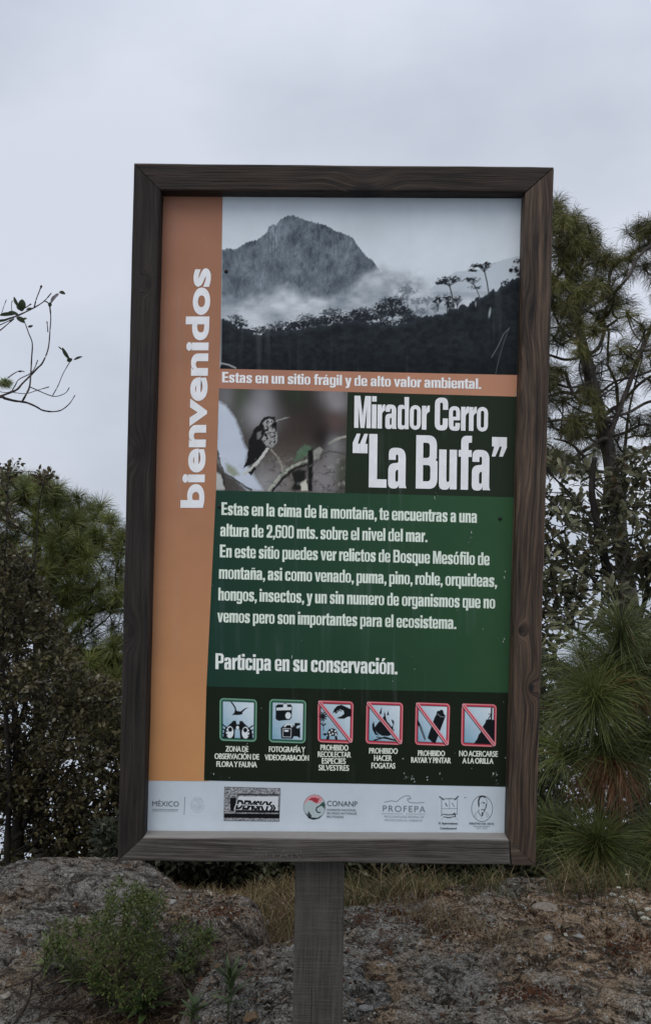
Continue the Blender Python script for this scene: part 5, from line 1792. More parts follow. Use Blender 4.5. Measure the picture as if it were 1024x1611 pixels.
# dark small-leaved tree, left
rng = np.random.default_rng(103)
DD = 6.2
bx_, by_ = P(30, 1400, DD)[:2]
dk_ = thing('oak_tree', 'dark brownish small leaved tree with thin trunks at the left edge', 'oak tree', (bx_, by_, gz(bx_, by_) - 0.1))
sk = [(spline([(bx_, by_, gz(bx_, by_) - 0.2)] + [tuple(P(x_, y_, DD)) for x_, y_ in ((28, 1340), (30, 1250), (26, 1160), (24, 1060), (40, 960), (55, 880), (62, 800), (68, 765))], 36), None),
      (chainpx([(14, 1400), (12, 1320), (16, 1240), (10, 1130), (4, 1020), (8, 900), (12, 800), (14, 745)], DD - 0.3, 24), 0),
      (chainpx([(34, 1310), (60, 1240), (90, 1180), (120, 1120), (150, 1060)], DD - 0.2, 12), 0),
      (chainpx([(30, 1260), (60, 1200), (100, 1240), (150, 1260), (200, 1290)], DD + 0.2, 12), 0),
      (chainpx([(30, 1330), (70, 1330), (120, 1300), (180, 1230), (230, 1180)], DD + 0.4, 12), 0),
      (chainpx([(26, 1150), (50, 1080), (80, 1020), (110, 960)], DD + 0.1, 10), 0)]
cr3 = [(-60, 870), (10, 860), (60, 910), (100, 990), (135, 1060), (210, 1080), (270, 1120), (290, 1250), (260, 1350), (160, 1370), (70, 1350), (60, 1290), (10, 1280), (-60, 1250)]
tp = scatter_in(cr3, DD - 0.75, DD + 0.9, 3000, rng)
tp = clump(tp, rng, 28, 2.4, -0.34)
t2 = scatter_in([(-60, 780), (5, 745), (20, 800), (40, 860), (70, 900), (60, 940), (-60, 900)], DD - 0.3, DD + 0.5, 90, rng)
t2 = np.vstack([t2, scatter_in([(-60, 1150), (60, 1180), (130, 1250), (150, 1375), (-60, 1385)], DD - 0.5, DD + 0.9, 330, rng)])
t3 = np.array([tuple(P(x_ + rng.normal(0, 5), y_ + rng.normal(0, 5), DD + rng.normal(0, 0.06))) for x_, y_ in [(10, 735), (18, 740), (8, 745), (70, 742), (64, 752), (72, 750), (60, 748), (2, 755), (6, 765), (70, 762), (27, 733), (66, 758)] for _ in range(2)])
leafy(dk_, sk, np.vstack([tp, t2, t3]), 0.0028, M_BARK_DARK, 34, [0.05, 0.042, 0.030, 0.014, 0.007, 0.004, 0.003, 0.002], 13, 0.038, 0.021, [(0.038, 0.033, 0.013), (0.100, 0.084, 0.038), (0.24, 0.215, 0.16)], rng, step=0.10, spread=0.05)

# broad-leaved oak, right, in front of the pine
rng = np.random.default_rng(104)
DO = 6.6
bx_, by_ = P(960, 1250, DO)[:2]
ok_ = thing('oak_tree', 'olive oak with large stiff leaves between the right frame board and the young pines', 'oak tree', (bx_, by_, gz(bx_, by_) - 0.1))
sk = [(spline([(bx_, by_, gz(bx_, by_) - 0.2)] + [tuple(P(x_, y_, DO)) for x_, y_ in ((975, 1120), (985, 1020), (975, 960), (955, 900), (940, 830), (930, 770), (935, 720))], 30), None),
      (chainpx([(985, 1020), (965, 960), (940, 920), (905, 880), (870, 850)], DO - 0.2, 12), 0),
      (chainpx([(985, 1040), (1010, 960), (1025, 880), (1040, 800), (1050, 740)], DO + 0.1, 12), 0),
      (chainpx([(980, 1060), (930, 1010), (890, 980), (850, 960), (810, 940)], DO + 0.2, 12), 0),
      (chainpx([(940, 830), (900, 780), (870, 750), (850, 720)], DO - 0.1, 10), 0),
      (chainpx([(990, 1000), (960, 930), (990, 860), (1000, 790)], DO - 0.3, 12), 0)]
cr4 = [(790, 700), (860, 690), (900, 702), (960, 740), (1000, 705), (1070, 700), (1090, 1060), (1000, 1040), (900, 1100), (790, 1080)]
tp = scatter_in(cr4, DO - 0.6, DO + 0.8, 620, rng)
tp = clump(tp, rng, 31, 2.4, -0.26)
leafy(ok_, sk, tp, 0.0042, M_BARK_DARK, 26, [0.05, 0.045, 0.04, 0.03, 0.02], 11, 0.098, 0.044, [(0.070, 0.074, 0.036), (0.185, 0.178, 0.105), (0.12, 0.085, 0.04)], rng, lobed=True, parts=280, step=0.13, spread=0.06)

# dark thicket low down behind the young pines and behind the sign
rng = np.random.default_rng(105)
DT2 = 6.0
for k, (poly_, px_, dd_, lab) in enumerate([([(150, 1300), (260, 1285), (400, 1300), (420, 1400), (170, 1400)], 290, 5.0, 'dark low shrub seen under the lower left end of the frame'),
                                            ([(400, 1310), (520, 1290), (640, 1310), (650, 1410), (400, 1410)], 520, 4.9, 'low olive shrub seen on both sides of the sign post'),
                                            ([(630, 1310), (760, 1290), (870, 1310), (860, 1410), (640, 1410)], 750, 5.1, 'low olive shrub behind the grass right of the post'),
                                            ([(830, 1010), (900, 1060), (1000, 1060), (1080, 1050), (1080, 1420), (840, 1420)], 960, 5.7, 'dark dense shrub filling the shade behind the young pines'),
                                            ([(560, 1290), (700, 1270), (850, 1080), (880, 1120), (900, 1400), (800, 1400), (620, 1385)], 840, 6.4, 'low twiggy shrub just behind the lower right frame corner')]):
    bx_, by_ = P(px_, 1400, dd_)[:2]
    t_ = thing('shrub', lab, 'shrub', (bx_, by_, gz(bx_, by_) - 0.05))
    cc = np.array([tuple(P(px_, y_, dd_)) for y_ in ((1400, 1330, 1240, 1160) if k == 3 else (1400, 1375, 1350, 1325))])
    cc[0, 2] = gz(bx_, by_) - 0.1
    sk = [(spline(cc, 10), None), (chainpx([(px_, 1390), (px_ - 50, 1350), (px_ - 90, 1240 if k == 3 else 1325)], dd_, 7), 0), (chainpx([(px_, 1390), (px_ + 50, 1350), (px_ + 80, 1220 if k == 3 else 1325)], dd_, 7), 0)]
    tp = clump(scatter_in(poly_, dd_ - 0.5, dd_ + 0.6, 950, rng), rng, 50 + k, 2.2, -0.32)
    leafy(t_, sk, tp, 0.003, M_BARK_DARK, 8, [0.03, 0.02, 0.01], 12, 0.045, 0.022, [(0.018, 0.021, 0.011), (0.045, 0.050, 0.026), (0.10, 0.09, 0.06)], rng, step=0.12, spread=0.06)

# ---- young long-needled pines at the right ----------------------------------
rng = np.random.default_rng(106)
YT = [needle_mesh('needle_tuft', 520, 0.32, 0.0023, 0.14, 0.95, (12, 110), 6, (0.030, 0.046, 0.010), (0.125, 0.142, 0.038), 240 + k, 0.03, stemr=0.007) for k in range(3)]
YD = [needle_mesh('dead_needle_tuft', 230, 0.26, 0.0023, 0.10, 2.4, (60, 130), 6, (0.075, 0.034, 0.014), (0.17, 0.080, 0.032), 250 + k, 0.3, stemr=0.007) for k in range(2)]
for m_ in YT + YD: m_.materials.append(M_VEG_I)
DY = 4.35
yb = P(948, 1400, DY)
yp = thing('young_pine', 'young pine with long green needles and rusty dead needles hanging from its stem', 'young pine', (yb.x, yb.y, gz(yb.x, yb.y) - 0.05), 'young long-needled pines')
yst = spline([(yb.x, yb.y, gz(yb.x, yb.y) - 0.1)] + [tuple(P(x_, y_, DY)) for x_, y_ in ((946, 1300), (942, 1220), (946, 1150), (955, 1090), (968, 1040), (975, 1000))], 20)
yl = [(chainpx([(948, 1180), (938, 1140), (932, 1105)], DY - 0.08, 5), 0), (chainpx([(950, 1120), (985, 1080), (1010, 1050)], DY + 0.1, 6), 0), (chainpx([(943, 1230), (985, 1190), (1020, 1160)], DY + 0.1, 6), 0), (chainpx([(943, 1230), (915, 1205), (895, 1190)], DY, 5), 0)]
A_, par, skm, tn = grow([(yst, None)] + yl, np.zeros((0, 3)).reshape(0, 3) if False else np.array([tuple(P(976, 985, DY))]), 0.1)
_, ch = limbs(A_, par, 0.007, 0.4)
wood_parts(yp, A_, ch, M_BARK_DARK, 4, 1, (7, 6, 4), trunk_r=[0.02, 0.018, 0.014, 0.01])
ypos = [(976, 990, 0, (0, 0, 1)), (968, 1035, 0.02, (0.3, 0, 0.6)), (932, 1096, -0.1, (-0.5, -0.3, 0.6)), (936, 1105, -0.16, (-0.2, -0.7, 0.3)), (952, 1075, 0.0, (-0.2, 0, 0.8)), (1012, 1045, 0.1, (0.6, -0.2, 0.5)), (1024, 1100, 0.15, (0.9, 0, 0.3)), (1022, 1158, 0.05, (0.8, -0.3, 0.3)), (948, 1178, -0.05, (0.1, -0.5, 0.3)), (893, 1188, 0, (-0.9, 0, 0.3)), (990, 1190, 0.1, (0.5, -0.1, 0.2)), (905, 1130, 0.1, (-0.8, 0.2, 0.3)), (920, 1040, 0.18, (-0.4, 0.2, 0.6))]
place_tufts(yp, 'needle_tuft', YT, [P(a_, b_, DY + c_) for a_, b_, c_, _ in ypos], [q[3] for q in ypos], rng, 0.85, 1.05, None, 1.2)
place_tufts(yp, 'dead_needle_tuft', YD, [P(a_, b_, DY + c_) for a_, b_, c_ in ((948, 1205, -0.05), (955, 1200, -0.08), (985, 1075, -0.02), (940, 1225, 0.02), (968, 1210, -0.1))], [(0.3, 0, 0)] * 5, rng, 0.8, 1.05, None, 0.6)
for k, (x_, y_, d_, s_, lab) in enumerate([(937, 1338, 4.12, 1.0, 'low grassy young pine rosette spreading drooping needles over the right rock edge'), (870, 1312, 4.35, 0.72, 'small pale young pine tuft beside the lower right corner of the frame'), (1035, 1330, 4.3, 0.8, 'young pine tuft cut by the right edge of the picture')]):
    c_ = P(x_, y_, d_)
    t_ = thing('young_pine', lab, 'young pine', (c_.x, c_.y, gz(c_.x, c_.y) - 0.03), 'young long-needled pines')
    g_ = gz(c_.x, c_.y)
    mb = MB(); mb.add(*tube(spline([(c_.x, c_.y, g_ - 0.05), (c_.x + 0.01, c_.y, (g_ + c_.z) / 2), tuple(c_)], 7), 0.011, 7))
    obj('stem', mb.mesh('stem', True), M_BARK_DARK, t_)
    place_tufts(t_, 'needle_tuft', YT, [c_, c_ + Vector((0.01, -0.02, 0.03)), c_ + Vector((-0.02, 0, -0.03))], [(0, 0, 1), (-0.3, -0.5, 0.5), (0.5, -0.3, 0.3)], rng, 0.85 * s_, 1.0 * s_, None, 1.0)
    if k == 0:
        place_tufts(t_, 'dead_needle_tuft', YD, [c_ + Vector((0.0, -0.02, -0.04))], [(0.3, -0.2, 0)], rng, 0.9, 0.95, None, 0.6)

# ---- lichen-hung bare branch entering on the left ---------------------------
rng = np.random.default_rng(107)
DB = 3.3
zz = lambda pts: [(a_ / 6.714, 430 + b_ / 6.714) for a_, b_ in pts]
bt = P(-300, 1500, DB)
bb_ = thing('bare_tree', 'slender nearly bare tree whose knobbly twigs reach in against the sky at left', 'tree', (bt.x, bt.y, gz(bt.x, bt.y) - 0.05))
mb = MB()
tz = gz(bt.x, bt.y)
mb.add(*tube(spline([(bt.x, bt.y, tz - 0.2), tuple(P(-290, 1200, DB)), tuple(P(-255, 900, DB)), tuple(P(-265, 600, DB)), tuple(P(-235, 350, DB))], 24), np.linspace(0.06, 0.02, 24), 9))
obj('trunk', mb.mesh('trunk', True), M_BARK_GREY, bb_)
BR = [([(-1750, 1500), (-900, 1420), (-300, 1330), (0, 1305), (60, 1322), (150, 1345), (240, 1357), (300, 1370), (390, 1410), (450, 1445), (530, 1460), (600, 1458), (660, 1440), (730, 1385), (770, 1330), (795, 1288)], 26, 4),
      ([(-60, 1310), (0, 1300), (80, 1272), (180, 1230), (240, 1165), (320, 1085), (400, 1000), (450, 950), (500, 840), (522, 740), (532, 600), (540, 470), (530, 350)], 20, 7),
      ([(240, 1352), (285, 1270), (318, 1190), (330, 1050), (338, 900), (345, 740), (310, 640), (262, 510), (240, 470)], 16, 5),
      ([(320, 1200), (400, 1235), (480, 1270), (570, 1300), (640, 1290), (700, 1260), (735, 1208)], 9, 4),
      ([(560, 1290), (620, 1180), (670, 1060), (738, 940)], 7, 3.5),
      ([(-1700, 700), (-800, 560), (-200, 515), (0, 498), (60, 490), (150, 462), (250, 420), (350, 370), (420, 330), (480, 285), (545, 210)], 22, 5),
      ([(365, 365), (385, 280), (415, 200), (442, 130)], 10, 7), ([(-500, 900), (-100, 660), (0, 605), (80, 540), (150, 480)], 12, 6), ([(-600, 700), (-100, 560), (0, 545), (60, 520), (150, 480)], 11, 6),
      ([(120, 1260), (165, 1185), (205, 1120), (320, 1060), (370, 1000), (402, 918)], 9, 5), ([(90, 1100), (150, 1060), (210, 1030), (262, 1040)], 9, 4), ([(20, 430), (45, 350), (72, 278)], 6, 3), ([(130, 400), (125, 330), (135, 290)], 6, 4),
      ([(470, 290), (510, 310), (530, 350)], 10, 8), ([(510, 620), (505, 560), (500, 510)], 7, 5), ([(150, 1260), (280, 1270), (400, 1235), (520, 1200)], 6, 5), ([(0, 1250), (70, 1260), (140, 1240)], 6, 4), ([(0, 160), (-60, 175), (-300, 300), (-900, 620)], 8, 12), ([(270, 365), (300, 345), (330, 325)], 8, 6)]
for pts_, w0, w1 in BR:
    q = zz(pts_)
    dd_ = DB + 0.05 * np.sin(np.arange(len(q)) * 1.3 + w0)
    w3 = PA(np.array(q), dd_)
    sp_ = spline(w3, len(q) * 4)
    r = np.linspace(w0, w1, len(sp_)) * 1.25 / 6.714 / F * DB * 0.5
    r = r * (1 + 0.22 * fbm(np.arange(len(sp_)) * 0.55, 0 * r + w0, o=2, seed=4)) + 0.0003
    r[-3:] *= 1.4
    mb = MB(); mb.add(*tube(sp_, r, 7))
    obj('branch', mb.mesh('branch', True), M_BARK_GREY, bb_)


def one_leaf(root, cx_, cy_, Lz, Wz, ang, col, d, name='leaf', face=0.0, parent_scale=6.714, lab=None):
    """a single thick leaf; centre, length, width in enlarged-photo units, ang in the picture plane (0 = right, 90 = up)"""
    (x_, y_), = zz([(cx_, cy_)])
    c_ = np.array(P(x_, y_, d))
    k_ = 1 / parent_scale / F * d
    L_, W_ = Lz * k_, Wz * k_
    a_ = R(ang)
    dx = np.array([math.cos(a_), 0.25 * math.sin(face), math.sin(a_)]); dx /= np.linalg.norm(dx)
    nrm = np.array([math.sin(face) * -math.sin(a_), -1.0, math.sin(face) * math.cos(a_)]); nrm /= np.linalg.norm(nrm)
    sd = np.cross(dx, nrm)
    V, Q = [], []
    m = 9
    for i in range(m):
        t = i / (m - 1)
        w = W_ * 0.5 * (math.sin(math.pi * min(1, t * 0.94 + 0.04)) ** 0.7)
        mid = c_ + dx * (t - 0.5) * L_ + nrm * (-0.12 * L_ * (t - 0.5) ** 2 * 4)
        V += [mid - sd * w + nrm * w * 0.3, mid, mid + sd * w + nrm * w * 0.3]
    for i in range(m - 1):
        for j in range(2):
            a = i * 3 + j
            Q.append((a, a + 1, a + 4, a + 3))
    mb = MB(); mb.add(V, Q, None, col)
    o = obj(name, mb.mesh(name, True), M_VEG, root)
    if lab: o['label'] = lab
    return o


LG = (0.028, 0.040, 0.018)
for a in [(80, 432, 175, 42, 4, LG), (172, 300, 125, 38, 118, LG), (236, 335, 125, 78, 84, LG), (200, 360, 90, 40, 130, LG), (222, 488, 105, 55, -35, LG), (262, 480, 55, 25, 10, (0.10, 0.12, 0.05)), (325, 560, 58, 26, 14, LG), (150, 420, 120, 40, -20, LG), (30, 500, 110, 24, 8, LG), (310, 375, 70, 26, 20, LG),
          (575, 262, 125, 52, 52, (0.20, 0.18, 0.19)), (532, 330, 55, 38, 80, LG), (660, 205, 68, 42, -18, LG), (600, 232, 60, 30, 35, (0.12, 0.11, 0.12)), (694, 845, 150, 40, 122, LG), (640, 790, 60, 14, 140, LG), (738, 915, 62, 46, 20, LG), (826, 894, 98, 26, 22, (0.04, 0.045, 0.03)), (440, 140, 34, 26, 80, (0.05, 0.045, 0.04)), (215, 1038, 40, 16, 0, (0.06, 0.055, 0.05))]:
    one_leaf(bb_, *a, DB + rng.uniform(-0.03, 0.03), face=rng.uniform(-0.5, 0.5))
# pale green air-plant ball on the branch
n_ = 520
(x_, y_), = zz([(62, 1158)])
c_ = np.array(P(x_, y_, DB))
d = rng.normal(0, 1, (n_, 3)); d /= np.linalg.norm(d, axis=1)[:, None]
d[:, 0] *= 1.35
Ls = 0.030 * rng.uniform(0.5, 1.0, (n_, 1))
p1 = c_ + d * Ls * 0.6 + rng.normal(0, 0.003, (n_, 3)); p2 = c_ + d * Ls + rng.normal(0, 0.006, (n_, 3)) - np.array([0, 0, 0.004])
sd = np.cross(d, rng.normal(0, 1, (n_, 3))); sd /= np.linalg.norm(sd, axis=1)[:, None]
V = np.stack([c_ + d * 0.002 - sd * 0.0010, c_ + d * 0.002 + sd * 0.0010, p1 - sd * 0.0010, p1 + sd * 0.0010, p2], 1)
T = (np.array([(0, 1, 3), (0, 3, 2), (2, 3, 4)])[None] + (np.arange(n_) * 5)[:, None, None]).reshape(-1, 3)
ci = rng.random((n_, 1))
o = obj('air_plant', mesh_np('air_plant', V.reshape(-1, 3), T, np.repeat(np.array((0.16, 0.20, 0.07)) * (1 - ci) + np.array((0.36, 0.40, 0.22)) * ci, 5, axis=0)), M_DRY)
tag(o, 'pale green air plant ball clinging to the bare twigs at the left edge', 'air plant')

# ------------------------------------------------------------------ near ground: grass, bush, herbs, litter
import bmesh
from mathutils.bvhtree import BVHTree
bv = []
for ob in [o_ for o_ in bpy.data.objects if o_.name.startswith(('ground', 'rock'))]:
    v_ = np.zeros(len(ob.data.vertices) * 3); ob.data.vertices.foreach_get('co', v_); v_ = v_.reshape(-1, 3)
    f_ = np.zeros(len(ob.data.polygons) * 4, int); ob.data.polygons.foreach_get('vertices', f_); f_ = f_.reshape(-1, 4)
    c_ = v_[f_].mean(1)
    k_ = (np.abs(c_[:, 0]) < 3.4) & (c_[:, 1] > 1.6) & (c_[:, 1] < 6.0)
    bv.append((ob.name, BVHTree.FromPolygons([tuple(q) for q in v_], [tuple(q) for q in f_[k_]])))


def surf(x, y):
    best, nm = -1e9, None
    for nme, t_ in bv:
        h = t_.ray_cast(Vector((x, y, 5)), Vector((0, 0, -1)))
        if h[0] is not None and h[0].z > best: best, nm = h[0].z, nme
    return (best, nm) if nm else (gz(x, y), 'ground')


def px_ground(px, py):
    """point of the ground that the photograph shows at px, py"""
    o_ = Vector((0, 0, EYE)); d_ = (P(px, py, 1.0) - o_).normalized()
    best = None
    for nme, t_ in bv:
        h = t_.ray_cast(o_, d_)
        if h[0] is not None and (best is None or h[3] < best[1]): best = (h[0], h[3])
    return best[0] if best else None


def blades(name, pts, H, width, cols, lean, rng, mat, label=None, seg=3):
    pts = np.asarray(pts, float)
    n = len(pts)
    h = H * rng.uniform(0.35, 1.15, n) * (0.62 + 0.75 * np.clip(0.5 + fbm(pts[:, 0] * 4, pts[:, 1] * 4, o=2, seed=71), 0, 1))
    a = rng.uniform(0, 2 * np.pi, n)
    ld = np.stack([np.cos(a), np.sin(a), 0 * a], 1) * (lean * rng.uniform(0.2, 1.3, n))[:, None]
    sa = rng.uniform(0, np.pi, n)
    sd = np.stack([np.cos(sa), np.sin(sa), 0 * sa], 1)
    rows = []
    for k in range(seg + 1):
        t = k / seg
        p_ = pts + np.array([0, 0, 1.0]) * (h * t * (1 - 0.25 * lean * t))[:, None] + ld * (h * t * t)[:, None]
        w = width * (1 - t * 0.8) * 0.5
        rows += [p_ - sd * w, p_ + sd * w]
    V = np.stack(rows, 1)
    nv = V.shape[1]
    Q = np.array([(2 * k, 2 * k + 1, 2 * k + 3, 2 * k + 2) for k in range(seg)])
    Q = (Q[None] + (np.arange(n) * nv)[:, None, None]).reshape(-1, 4)
    ci = rng.integers(0, len(cols), n)
    C_ = np.array(cols)[ci] * rng.uniform(0.6, 1.3, (n, 1))
    o = obj(name, mesh_np(name, V.reshape(-1, 3), Q, np.repeat(C_, nv, axis=0)), mat)
    o['kind'] = 'stuff'
    if label: o['label'] = label
    return o


def ground_pts(poly, n, rng, only=None, spread=0.0):
    """tufts of points on the ground inside a photo outline"""
    pl = np.array(poly, float)
    out = []
    tries = 0
    while len(out) < n and tries < n * 6:
        tries += 1
        x, y = rng.uniform(pl[:, 0].min(), pl[:, 0].max()), rng.uniform(pl[:, 1].min(), pl[:, 1].max())
        if not in_poly(np.array([x]), np.array([y]), poly)[0]: continue
        h = px_ground(x, y)
        if h is None or h.y > 6: continue
        for _ in range(8 if spread else 1):
            xx, yy_ = h.x + rng.normal(0, spread), h.y + rng.normal(0, spread)
            zz_, nm = surf(xx, yy_)
            if only and not nm.startswith(only): continue
            out.append((xx, yy_, zz_ - 0.004))
    return np.array(out)


rng = np.random.default_rng(108)
TAN, STR, OLV, GRN, RUS = (0.19, 0.14, 0.078), (0.29, 0.225, 0.135), (0.105, 0.100, 0.042), (0.050, 0.066, 0.024), (0.095, 0.050, 0.026)


from mathutils import noise as H0


def area_pts(x0, x1, y0, y1, n, sp, only=None, dens=None):
    out = []
    k = 0
    while len(out) < n and k < n * 3:
        k += 1
        x, y = rng.uniform(x0, x1), rng.uniform(y0, y1)
        if H0.noise(Vector((x * 5, y * 5, 3.0))) < rng.uniform(-0.35, 0.15): continue
        if dens is not None and rng.random() > dens(x, y): continue
        for _ in range(6):
            xx, yy_ = x + rng.normal(0, sp), y + rng.normal(0, sp)
            z_, nm = surf(xx, yy_)
            if only and not nm.startswith(only): continue
            out.append((xx, yy_, z_ - 0.004))
    return np.array(out)


blades('green_grass', area_pts(0.02, 1.5, 3.45, 4.6, 8000, 0.03), 0.125, 0.0038, [OLV, GRN, OLV, GRN, TAN, RUS, STR], 0.95, rng, M_DRY, 'mixed green and straw grass growing behind the rock dome')
blades('dry_grass', area_pts(-1.2, 0.05, 3.4, 4.5, 8000, 0.025, 'ground'), 0.085, 0.0034, [TAN, OLV, RUS, OLV, RUS, STR], 1.1, rng, M_DRY, 'brown and olive dry grass behind the left rocks')
blades('dry_grass', area_pts(0.2, 0.85, 3.0, 3.45, 900, 0.03, None, lambda x, y: 0.5 + 0.5 * math.sin(x * 9 + y * 5)), 0.055, 0.0026, [STR, TAN, STR, TAN], 1.0, rng, M_DRY, 'short straw coloured grass matted on the rock dome')
blades('dry_grass', area_pts(-1.6, -0.1, 2.3, 3.4, 5000, 0.03, 'ground'), 0.05, 0.0024, [TAN, RUS, OLV, RUS, TAN], 1.3, rng, M_DRY, 'matted brown grass between the rocks at lower left')
blades('dry_stalks', area_pts(-0.30, -0.14, 3.2, 3.5, 60, 0.03), 0.17, 0.004, [STR, TAN, STR], 0.45, rng, M_DRY, 'pale dead stalks standing left of the sign post', 4)
blades('dry_grass', area_pts(0.9, 2.0, 3.3, 4.3, 1500, 0.03), 0.12, 0.003, [OLV, TAN, RUS, GRN], 0.8, rng, M_DRY, 'dark tangled grass under the young pines')

# rusty moss cushions on the rocks
def moss(name, pxs, label, col, r0=0.012):
    mb = MB()
    for (x_, y_, n_, sp) in pxs:
        for _ in range(n_):
            h = px_ground(x_ + rng.normal(0, sp), y_ + rng.normal(0, sp * 0.28))
            if h is None: continue
            r = r0 * rng.uniform(0.4, 1.2)
            m = 7
            a = np.arange(m) / m * 6.283 + rng.random()
            rr_ = r * rng.uniform(0.7, 1.2, m)
            V = [(h.x, h.y, h.z + r * 0.45)] + [(h.x + 0.55 * q * math.cos(t), h.y + 0.55 * q * math.sin(t), h.z + r * 0.35) for q, t in zip(rr_, a)] + [(h.x + q * math.cos(t), h.y + q * math.sin(t), h.z - 0.004) for q, t in zip(rr_, a)]
            T = [(0, 1 + i, 1 + (i + 1) % m) for i in range(m)]
            Q = [(1 + i, 1 + m + i, 1 + m + (i + 1) % m, 1 + (i + 1) % m) for i in range(m)]
            mb.add(V, Q, T, np.array(col) * rng.uniform(0.5, 1.4))
    o = obj(name, mb.mesh(name, False), M_DRY)
    tag(o, label, None, None, 'stuff')


moss('rust_moss', [(600, 1392, 1300, 52), (660, 1390, 700, 44), (565, 1404, 400, 24), (720, 1458, 700, 60), (620, 1440, 300, 40), (830, 1562, 240, 30), (440, 1380, 300, 22), (1000, 1486, 260, 36), (345, 1434, 260, 24)], 'rust red moss cushions along the rock crest', (0.062, 0.026, 0.014), 0.0055)
# litter: bits of leaf, bark and grit
mb = MB()
for _ in range(15000):
    x, y = rng.uniform(-2.0, 2.0), rng.uniform(2.35, 4.2)
    w_ = 1.0 if x < 0.1 and x > -0.75 else 0.28
    if rng.random() > w_: continue
    z_, nm = surf(x, y)
    l = rng.uniform(0.003, 0.011) * (1 if rng.random() < 0.93 else 2.0)
    w = l * rng.uniform(0.25, 0.7)
    a = rng.uniform(0, 6.28); t1, t2 = rng.normal(0, 0.35, 2)
    u_ = np.array([math.cos(a), math.sin(a), t1]); v_ = np.array([-math.sin(a), math.cos(a), t2])
    c_ = np.array([x, y, z_ + 0.003])
    V = [c_ - u_ * l, c_ - v_ * w + u_ * l * 0.1, c_ + u_ * l, c_ + v_ * w + np.array([0, 0, w * 0.5])]
    cl_ = [(0.13, 0.085, 0.05), (0.06, 0.04, 0.026), (0.02, 0.016, 0.012), (0.19, 0.15, 0.10), (0.10, 0.05, 0.028), (0.25, 0.23, 0.19)][rng.integers(6)]
    mb.add(V, [(0, 1, 2, 3)], None, np.array(cl_) * rng.uniform(0.6, 1.2))
tag(obj('leaf_litter', mb.mesh('leaf_litter'), M_DRY), 'crumbled brown leaf litter over the summit ground', None, None, 'stuff')

# ---- fine-leaved green bush in front at left --------------------------------
rng = np.random.default_rng(109)
gb = px_ground(205, 1600) or P(205, 1600, 2.75)
DG = gb.y
bush = thing('green_bush', 'fine leaved bright green bush in front of the left rock slab', 'bush', (gb.x, gb.y, gb.z - 0.02))
sk = [(spline([tuple(gb - Vector((0, 0, 0.04)))] + [tuple(P(x_, y_, DG)) for x_, y_ in ((186, 1560), (184, 1520), (192, 1470), (196, 1430), (200, 1400))], 14), None),
      (chainpx([(184, 1545), (150, 1510), (120, 1480), (90, 1460)], DG - 0.03, 8), 0), (chainpx([(186, 1530), (220, 1490), (250, 1440), (262, 1410)], DG + 0.03, 8), 0), (chainpx([(188, 1500), (170, 1450), (175, 1410)], DG - 0.05, 7), 0), (chainpx([(190, 1560), (150, 1550), (110, 1530), (80, 1500)], DG + 0.04, 8), 0)]
tp = clump(scatter_in([(190, 1385), (225, 1395), (262, 1400), (250, 1440), (248, 1500), (252, 1560), (215, 1590), (160, 1560), (110, 1540), (75, 1510), (75, 1465), (95, 1440), (140, 1440), (165, 1425), (172, 1395)], DG - 0.16, DG + 0.18, 420, rng), rng, 3, 7.0, -0.30)
t2 = scatter_in([(240, 1480), (290, 1450), (335, 1470), (330, 1510), (280, 1530), (245, 1520)], DG - 0.06, DG + 0.1, 60, rng)
leafy(bush, sk, np.vstack([tp[:int(len(tp) * 0.7)], t2[:34]]), 0.0011, plain_mat('green_stem', (0.09, 0.085, 0.035), 0.7, 0.2, 0.2), 8, [0.005, 0.005, 0.004, 0.003, 0.002], 34, 0.0115, 0.0062, [(0.030, 0.048, 0.011), (0.100, 0.130, 0.034), (0.11, 0.10, 0.05)], rng, step=0.035, spread=0.028)


# ---- herbs with long leaves --------------------------------------------------
def herb(name, label, cat, px, py, n, L, Wd, h, col, up=0.55, seed=0, droop=0.6, group=None, stemcol=None, rings=4):
    rng = np.random.default_rng(seed)
    g = px_ground(px, py + 0) or P(px, py, 2.7)
    t_ = thing(name, label, cat, (g.x, g.y, g.z - 0.01), group)
    top = g + Vector((0.01, 0, h))
    mb = MB(); mb.add(*tube(spline([tuple(g - Vector((0, 0, 0.02))), tuple(g + Vector((0.004, 0, h * 0.5))), tuple(top)], 6), [0.003] * 6, 6), col=stemcol or col)
    obj('stem', mb.mesh('stem', True), M_VEG, t_)
    ms = []
    for k in range(4):
        V, Q = [], []
        m = 8
        for i in range(m):
            t = i / (m - 1)
            w = Wd * 0.5 * math.sin(math.pi * (0.06 + 0.93 * t)) ** 0.8
            x_ = L * t
            z_ = L * (0.18 * t - droop * 0.45 * t * t)
            V += [(x_, -w, z_ + w * 0.45), (x_, 0, z_), (x_, w, z_ + w * 0.45)]
        for i in range(m - 1):
            for j in range(2):
                a = i * 3 + j
                Q.append((a, a + 3, a + 4, a + 1))
        mb = MB(); mb.add(V, Q, None, np.array(col) * (0.75 + 0.18 * k))
        m_ = mb.mesh('leaf', True); m_.materials.append(M_VEG_I)
        ms.append(m_)
    for i in range(n):
        f = 1 - (i / n) * 0.75
        o = bpy.data.objects.new('leaf', ms[rng.integers(4)])
        COL.objects.link(o); o.parent = t_
        o.location = (top - Vector((0, 0, h * (1 - f) * 1.05))) - Vector(t_.location)
        o.rotation_euler = (rng.normal(0, 0.25), -R(15 + 55 * up * f) + rng.normal(0, 0.15), i * 2.399 + rng.normal(0, 0.2))
        s_ = (0.65 + 0.5 * (1 - abs(f - 0.6))) * rng.uniform(0.8, 1.15)
        o.scale = (s_, s_, s_)
    return t_


